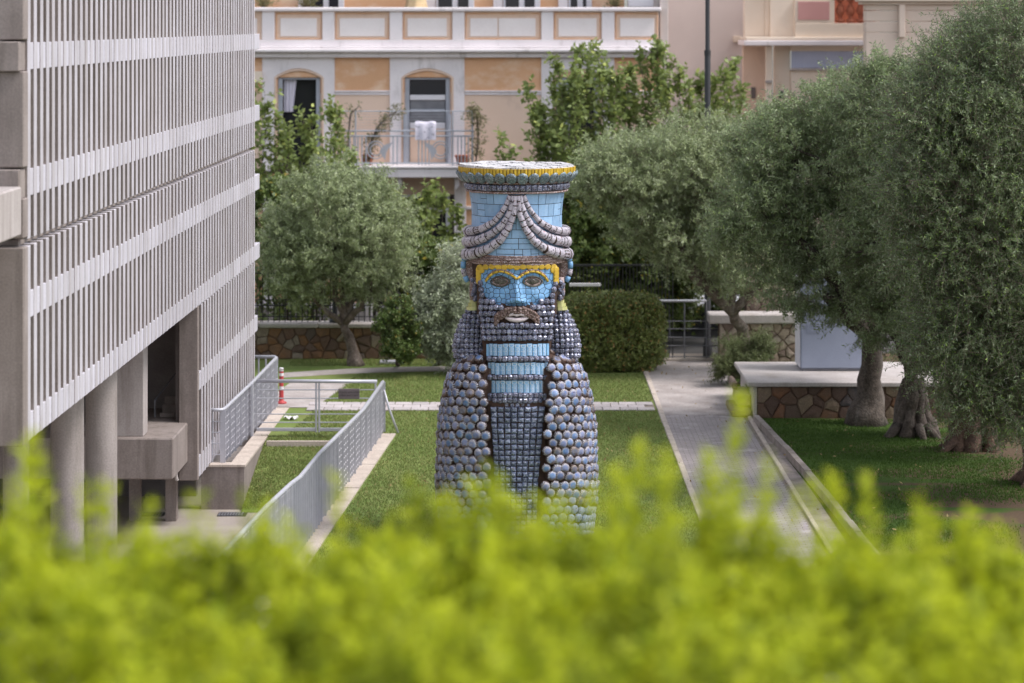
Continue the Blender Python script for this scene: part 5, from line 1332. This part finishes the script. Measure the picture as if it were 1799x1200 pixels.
# clipped bush right of the statue, built as a shell of twigs over a box-like body
def clipped(name, label, cat, x0, x1, y0, y1, z1, n, L, per, ll, lw, mat, wob=.06, group=None):
    t = thing(name, label, cat, ((x0+x1)/2,(y0+y1)/2,0), 0, group); c = np.array([(x0+x1)/2,(y0+y1)/2,z1*.5]); h = np.array([(x1-x0)/2,(y1-y0)/2,z1*.5])
    q = rng.uniform(-1,1,(n,3)); A = np.array([h[1]*h[2],h[0]*h[2],h[0]*h[1]]); ax = rng.choice(3, n, p=A/A.sum()); q[np.arange(n),ax] = np.sign(q[np.arange(n),ax])
    q /= (np.sum(np.abs(q)**4.5,axis=1,keepdims=True))**(1/4.5)
    rr = rng.uniform(.80,1.0,(n,1)); lump = 1+wob*np.sin(q[:,:1]*7+q[:,1:2]*3)*np.cos(q[:,2:]*6)
    S_ = q*h*rr*lump; dd = unit(q*np.array([1,1,1.1])+rng.normal(0,.5,(n,3))+np.array([0,0,.25])); S_ = S_+np.array([0,0,c[2]])
    link('foliage', leafmesh('foliage', S_-dd*L*.5, dd, np.full(n,L)*rng.uniform(.6,1.3,n), per, ll, lw, [mat,M['twig']], .7, 0, .002), t)
    b = MB()
    for k in range(9):
        x = random.uniform(-.6,.6)*h[0]; b.tube(wobble((x,random.uniform(-.3,.3),0),(x*1.3,random.uniform(-.3,.3),z1*.8),4,.06), [.03,.025,.02,.014,.008], 6)
    b.build('stem', M['bark'], t); return t
x0, x1 = P(1000,600,58.8)[0], P(1166,600,58.8)[0]
clipped('clipped_bush', 'broad clipped bush with reddish tips right of the statue', 'bush', x0-.15, x1, 58.4, 60.2, 1.68, 6500, .18, 12, .065, .042, M['boxred'])
Y = 56.5
tree('juniper', 'low feathery green shrub beside the stone platform steps', 'shrub', (*G(1300,672)[:2],0), [P(1300,650,Y)], [lob(1300,632,Y,42,30,.5),lob(1278,655,Y,26,22,.4),lob(1328,618,Y,26,24,.4)], 1500, .28, 20, .055, .014, M['juniper'], M['bark'], .03, .35, 0, .002, 20, .4, 8)
# broad-leaved shrubs in front of the orange house: upright shoots with big leaves
def shoots(name, label, u0, u1, vtop, Y, n, seed, vbase=600, dens=1.0, group='leafy shrubs in front of the orange house', ll=.165, lmat='fig', spreadx=.12):
    t = thing(name, label, 'shrub', (P((u0+u1)/2,600,Y)[0], Y, 0), 0, group); B = np.array(t.location); r = np.random.default_rng(seed)
    S_, D_, L_ = [], [], []; b = MB()
    for k in range(n):
        f = (k+.5)/n+r.uniform(-.4,.4)/n; u = u0+(u1-u0)*f; vt = vtop(f)+r.uniform(0,45)*(r.random() < .6)
        x, y, z = P(u, vt, Y+r.uniform(-.8,.8)); x0 = P((u0+u1)/2+(u-(u0+u1)/2)*.6, 0, Y)[0]
        pts_ = wobble((x0+r.uniform(-.2,.2), y, 0), (x, y, z), 6, .05); b.tube([p-Vector(B) for p in pts_], [.03,.026,.022,.018,.013,.008,.004], 5)
        for i in range(6):
            p, q = np.array(pts_[i]), np.array(pts_[i+1])
            if max(p[2],q[2]) < .9: continue
            m = int(17*dens) if i > 1 else int(22*dens)
            for _ in range(m):
                tt = r.random(); s0 = p+(q-p)*tt; a = r.uniform(0,6.28); lat = r.uniform(.1,1)*(1.15-(i+tt)/7)
                dd = np.array([math.cos(a)*lat*1.3, math.sin(a)*lat, r.uniform(.0,.8)]); S_.append(s0); D_.append(dd); L_.append(r.uniform(.3,1.15)*(1.15-(i+tt)/8))
    S_, D_, L_ = np.array(S_), unit(np.array(D_)), np.array(L_)
    link('foliage', leafmesh('foliage', S_-B, D_, L_, 9, ll, ll*.62, [M[lmat],M['twig']], .72, .15, .005, .25), t)
    o = b.build('stems', M['bark'], t, True); o['kind'] = 'stuff'
import itertools
def prof(pts): return lambda f: np.interp(f, [p[0] for p in pts], [p[1] for p in pts])
shoots('leafy_shrub', 'tall broad-leaved shrub beside the ribbed facade, before the first arched window', 442, 600, prof([(0,150),(.25,165),(.35,260),(.55,170),(.7,215),(.85,155),(1,210)]), 66, 10, 3, dens=.8)
shoots('leafy_shrub', 'broad-leaved shrub below the balcony railing, left of the towel', 560, 720, prof([(0,235),(.3,270),(.6,310),(1,340)]), 65.2, 6, 4, dens=.6)
shoots('leafy_shrub', 'thin leafy shrub between the olive tree and the hat of the statue', 700, 830, prof([(0,330),(.35,310),(.55,345),(1,400)]), 65, 7, 5, dens=.55)
shoots('leafy_shrub', 'tall leafy shrub hiding the right arched window of the orange house', 925, 1090, prof([(0,120),(.15,200),(.3,90),(.45,140),(.6,75),(.8,95),(1,130)]), 66.5, 14, 6)
shoots('leafy_shrub', 'leafy shrub at the right corner of the orange house', 1080, 1215, prof([(0,160),(.3,95),(.6,75),(.8,130),(1,160)]), 67, 10, 7)
shoots('leafy_shrub', 'leafy shrub to the right of the street lamp post', 1215, 1310, prof([(0,150),(.3,105),(.6,130),(.8,115),(1,170)]), 67.5, 7, 8)
shoots('leafy_shrub', 'single leafy shoot beside the top of the hat', 862, 935, prof([(0,260),(.3,240),(1,285)]), 64, 3, 9, dens=.5)
# dark trees behind the clipped bush and behind the olives
tree('dark_tree', 'dark green tree with scattered yellow leaves behind the clipped bush', 'tree', (*P(1090,620,63.5)[:2],0), [P(1090,470,63.5),P(1040,420,63.5),P(1150,420,63.5)],
     [lob(1060,410,63.5,80,80,1.2),lob(1150,430,63.5,90,85,1.2),lob(1030,340,63.5,60,60,1.0),lob(1120,500,63.5,95,40,1.0),lob(1230,470,63.8,90,70,1.2)], 3600, .34, 14, .13, .075, M['dark_tree'], M['bark_red'], .16, .2, .2, .003, 70, .33, 24)
tree('dark_tree', 'dark green tree behind the olive at the back left', 'tree', (*P(690,600,64.2)[:2],0), [P(690,480,64.2),P(720,420,64.2)],
     [lob(700,450,64.2,60,70,1.0),lob(760,470,64.2,60,45,.9),lob(470,380,64.5,50,70,.9),lob(640,390,64.3,60,60,.9)], 1800, .32, 13, .13, .075, M['dark_tree'], M['bark_red'], .12, .2, .2, .003, 40, .33, 14)
# row of olives on the right, far to near
tree('olive_tree', 'olive tree with slanting pale trunk at the far end of the walk', 'olive tree', (*G(1318,640)[:2],0), [P(1288,545,58.6),P(1220,470,58.4),P(1290,430,58.4),P(1360,470,58.6),P(1130,380,58.2),P(1060,310,58)],
     [lob(1100,320,58,90,75),lob(1190,290,58.2,95,85),lob(1060,300,57.8,50,50),lob(1280,330,58.4,100,110),lob(1200,400,58.2,95,75),lob(1330,250,58.6,80,60),lob(1300,460,58.4,110,65),lob(1130,400,58,55,50)],
     6400, .40, 22, .092, .026, M['olive_pale'], M['bark'], .19, .30, .12, .004, 190, .22, 36, group=GO)
tree('olive_tree', 'olive tree with thick plain trunk in front of the stone platform', 'olive tree', (*G(1522,745)[:2],0), [P(1530,585,51),P(1450,520,50.6),P(1540,450,51),P(1590,500,51),P(1400,420,50.3),P(1480,300,50.6)],
     [lob(1400,290,51,110,100),lob(1340,390,50.6,85,85),lob(1480,220,51.2,110,90),lob(1460,400,51,110,95),lob(1430,500,50.6,90,45),lob(1560,330,51.6,90,120),lob(1510,545,50.8,70,34),lob(1350,260,51.6,75,60)],
     7200, .40, 22, .085, .024, M['olive'], M['bark_dark'], .30, .30, .15, .004, 220, .21, 36, group=GO)
# old hollow trunk made of separate twisted ribs
def oldtrunk(t, base, w_, h, n, bark, name='trunk', lean=0):
    b = MB(); base = Vector(base)
    for k in range(n):
        a = 2*math.pi*k/n+random.uniform(-.2,.2); r0 = w_*random.uniform(.8,1.15); tw = random.uniform(.3,.7); pts_ = []; rad = []
        for i in range(9):
            q = i/8; r = r0*(1-.62*q**.7)*(1+.12*math.sin(q*9+k)); aa = a+tw*q
            pts_.append(base+Vector((r*math.cos(aa)+lean*q*q, r*math.sin(aa)*.8, -.05+h*q))); rad.append(w_*(.34-.12*q)*random.uniform(.8,1.2))
        b.tube(pts_, rad, 8, jit=.12)
    for k in range(5):
        a = random.uniform(0,6.28); b.tube([base+Vector((w_*.8*math.cos(a),w_*.8*math.sin(a),.22)), base+Vector((w_*1.35*math.cos(a),w_*1.35*math.sin(a),.03)), base+Vector((w_*1.7*math.cos(a),w_*1.7*math.sin(a),-.06))], [w_*.26,w_*.17,w_*.08], 7, jit=.15)
    return b.build(name, bark, t, True)
def oldtree(label, base, w_, h, forks, lobes, ntwig, L, per, ll, lw, lmat, bark, lean=0, **kw):
    t = tree('olive_tree', label, 'olive tree', base, forks, lobes, ntwig, L, per, ll, lw, lmat, bark, w_*.45, group=GO, **kw); oldtrunk(t, (0,0,0), w_, h, 7, bark, 'hollow_trunk', lean); return t
oldtree('olive tree with hollow gnarled twisted trunk, second from the near end of the row', G(1602,765), .40, 1.15, [P(1600,660,49.3),P(1560,560,49),P(1630,560,49.3),P(1560,420,49),P(1640,400,49.2)],
        [lob(1600,300,49.2,120,130),lob(1540,430,48.8,80,90),lob(1620,460,49.2,90,100),lob(1570,180,49.4,90,75),lob(1560,560,49,75,55),lob(1650,590,49.2,70,60)], 5200, .42, 22, .080, .022, M['olive'], M['bark_dark'], clump=170, cs=.22, nlimb=30, up=.28, droop=.15, stem=.004)
oldtree('olive tree with broad reddish flared trunk in bare soil', G(1705,790), .42, 1.3, [P(1700,640,47.4),P(1650,540,47),P(1760,520,47.2),P(1700,400,47)],
        [lob(1700,260,47.4,110,140),lob(1640,380,47,80,110),lob(1760,420,47,90,110),lob(1660,560,47,70,70),lob(1740,600,47,80,70),lob(1700,130,47.6,90,70)], 4800, .42, 22, .076, .021, M['olive'], M['bark_red'], clump=160, cs=.22, nlimb=26, up=.28, droop=.15, stem=.004)
oldtree('nearest olive tree with dense dark foliage hanging low, at the right edge', G(1845,850), .45, 1.4, [P(1830,680,43.8),P(1740,520,43.2),P(1800,480,43),P(1850,300,43.6)],
        [lob(1720,330,43,130,150,1.5),lob(1790,180,43.4,150,150,1.6),lob(1680,240,42.8,85,100,1.1),lob(1640,430,42.8,80,90,1.0),lob(1730,530,42.8,115,110,1.2),lob(1790,430,42.6,110,120,1.2),lob(1690,600,42.9,85,75,1.0),lob(1760,680,42.8,85,75,1.0),lob(1830,560,43,100,150,1.4),lob(1860,300,43.6,120,200,1.6),lob(1710,690,42.8,60,65,.8),lob(1785,740,42.9,60,50,.8),lob(1645,620,42.8,55,55,.8),lob(1600,330,42.9,60,70,.9),lob(1690,140,43.2,90,80,1.1),lob(1620,200,43,70,70,.9),lob(1780,60,43.4,110,90,1.2)],
        14500, .48, 28, .066, .0165, M['olive_dark'], M['bark_red'], clump=380, nlimb=60, up=.20, droop=.12, stem=.005, cs=.20, spread=.6)
# creepers on the balcony
def creeper(label, pts_, n, L, per):
    c = thing('creeper', label, 'plant', pts_[0]); B = np.array(pts_[0]); pw = [Vector(p) for p in pts_]; b = MB(); b.tube([p-pw[0] for p in pw], [.03]*(len(pw)-1)+[.01], 6); b.build('stem', M['bark'], c)
    idx = rng.uniform(0, len(pw)-1.01, n); i0 = idx.astype(int); f = (idx-i0)[:,None]; A = np.array([tuple(p) for p in pw]); S_ = A[i0]*(1-f)+A[i0+1]*f+rng.normal(0,.08,(n,3))
    link('foliage', leafmesh('foliage', S_-B, unit(rng.normal(0,1,(n,3))+np.array([0,0,-.2])), np.full(n,L), per, .07, .04, [M['creeper'],M['twig']], .7, .4, .003), c)
creeper('dry creeper arching from the balcony pot towards the white pilaster', [P(648,285,71.2),P(652,250,71.1),P(662,225,71),P(680,205,71),P(705,192,71.2)], 130, .22, 7)
creeper('creeper hanging at the right end of the balcony railing', [P(836,285,70.9),P(840,245,70.9),P(838,200,70.9),P(828,193,70.9)], 130, .25, 7)
creeper('thin bare creeper stems on the left part of the balcony', [P(610,290,70.9),P(612,240,70.9),P(616,200,70.9),P(632,186,70.9)], 40, .2, 5)
def tuft(label, u, v, Y, n, L):
    c = thing('potted_plant', label, 'plant', P(u,v,Y), 0, 'plants on the upper terrace'); b = MB(); b.lathe([(0,-.35),(.12,-.35),(.16,0),(.13,0),(0,-.03)], 12); b.build('planter', M['pot'], c, True)
    link('leaves', leafmesh('leaves', np.zeros((n,3)), unit(rng.normal(0,.5,(n,3))+np.array([0,0,1.0])), np.full(n,L)*rng.uniform(.5,1.2,n), 6, .16, .03, [M['creeper'],M['twig']], .3, .5, .004), c)
tuft('spiky potted plant on the upper terrace beside the ribbed facade', 462, 14, 72.5, 40, .5); tuft('yellow-green potted plant before the first upper window', 536, 14, 72.5, 40, .4); tuft('small dark potted plant at the right of the upper terrace', 1080, 14, 72.5, 30, .3)

# ------------------------------------------------------------------ foreground hedge on the terrace
hd = thing('hedge', 'bright yellow-green leafy hedge, out of focus along the bottom', 'hedge', (0,8,5.4))
b = MB()
def htop(x, y):
    px = x/8.6*F+899.5
    return 6.03+.055*np.sin(x*7.1+y*3)+.035*np.sin(x*15+1.7*y)+.03*np.sin(y*9+x*2)+np.interp(px, [0,150,300,600,720,1000,1100,1300,1450,1600,1799], [.08,.09,.05,.04,.12,.14,.12,.06,.02,.06,.02])
n = 6200
xs = rng.uniform(-3.1,3.1,n); ys = rng.uniform(6.6,9.3,n)
lump = np.sin(xs*11+ys*4)*np.cos(ys*8-xs*5)+.6*np.sin(xs*23+1)*np.cos(ys*17+xs*9)+rng.normal(0,.35,n)
S_ = np.stack([xs, ys, htop(xs,ys)+lump*.045-rng.uniform(.06,.26,n)], 1); D_ = unit(np.stack([rng.normal(0,.28,n), rng.normal(0,.28,n), np.ones(n)],1)); L_ = rng.uniform(.10,.24,n)
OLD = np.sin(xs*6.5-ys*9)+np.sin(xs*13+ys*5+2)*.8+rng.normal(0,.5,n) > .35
# taller shoots breaking the outline
sh = []
for u, v, y in ((60,790,6.4),(90,770,6.2),(25,830,6),(150,850,6.6),(195,860,6.2),(330,880,6.4),(600,850,6.6),(770,880,6.6),(870,880,6.4),(1100,790,6.3),(1085,830,6.0),(1130,850,6.5),(1180,830,6.2),(1272,700,6.3),(1265,800,6.5),(1340,810,6.3),(1450,860,6.2),(1480,850,6.5),(1540,850,6.2),(1620,880,6.4),(1230,850,6.5),(1380,880,6.2),(1700,910,6.3),(470,900,6.5),(1000,880,6.4),(1050,860,6.2),(1160,800,6.4),(1770,930,6.0),(240,900,6.2),(530,930,6.3)):
    y += 2.5; x, yy, z = P(u, v, y); h = max(.12, z-htop(x,yy)+.10); sh.append((x, yy, z-h, random.uniform(-.05,.05), random.uniform(-.05,.05), h))
for _ in range(70):
    u = random.uniform(0,1799); y = random.uniform(7.6,9.1); x = (u-899.5)/F*y; h = random.choice((.14,.18,.2,.24,.30)); sh.append((x, y, htop(x,y)-.12, random.uniform(-.06,.06), random.uniform(-.06,.06), h))
sh = np.array(sh)
HB0 = np.array([0,8,5.4])
link('foliage', leafmesh('foliage', S_[~OLD]-HB0, D_[~OLD], L_[~OLD], 14, .056, .029, [M['hedge'],M['twig']], .60, 0, .0015), hd)
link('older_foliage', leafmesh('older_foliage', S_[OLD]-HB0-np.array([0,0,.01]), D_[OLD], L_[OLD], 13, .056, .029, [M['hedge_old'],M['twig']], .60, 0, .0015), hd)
for k in range(len(sh)):
    d2 = unit(np.array([[sh[k,3]/sh[k,5], sh[k,4]/sh[k,5], 1.0]]))
    link('shoot', leafmesh('shoot', np.zeros((1,3)), d2, sh[k:k+1,5]*1.04, max(16, int(sh[k,5]/.0095)), .056, .029, [M['hedge'],M['twig']], .55, 0, .002), hd, tuple(sh[k,:3]-HB0))
for k in range(24):
    x = -3.0+6.0*k/23; y = random.uniform(-1.2,1.1); b.tube(wobble((x,y,-.0),(x+random.uniform(-.1,.1),y,.62),4,.08), [.014,.012,.01,.008,.005], 6)
b.build('stems', M['bark'], hd)

# fallen leaves on the lawn and the paths
nf = 420; xf = rng.uniform(-3.6,7.5,nf); yf = rng.uniform(40,59.5,nf); kf = (xf > railX(yf)+.4); xf, yf = xf[kf], yf[kf]; nf = len(xf)
link('fallen_leaves', leafmesh('fallen_leaves', np.stack([xf,yf,np.full(nf,.035)],1), unit(np.stack([rng.normal(0,1,nf),rng.normal(0,1,nf),rng.uniform(0,.2,nf)],1)), np.full(nf,.02), 1, .07, .03, [leafmat('fallen_leaf', (.34,.22,.09), (.42,.34,.16), (.3,.2,.1)),M['twig']], .5, 0, 0), kind='stuff')
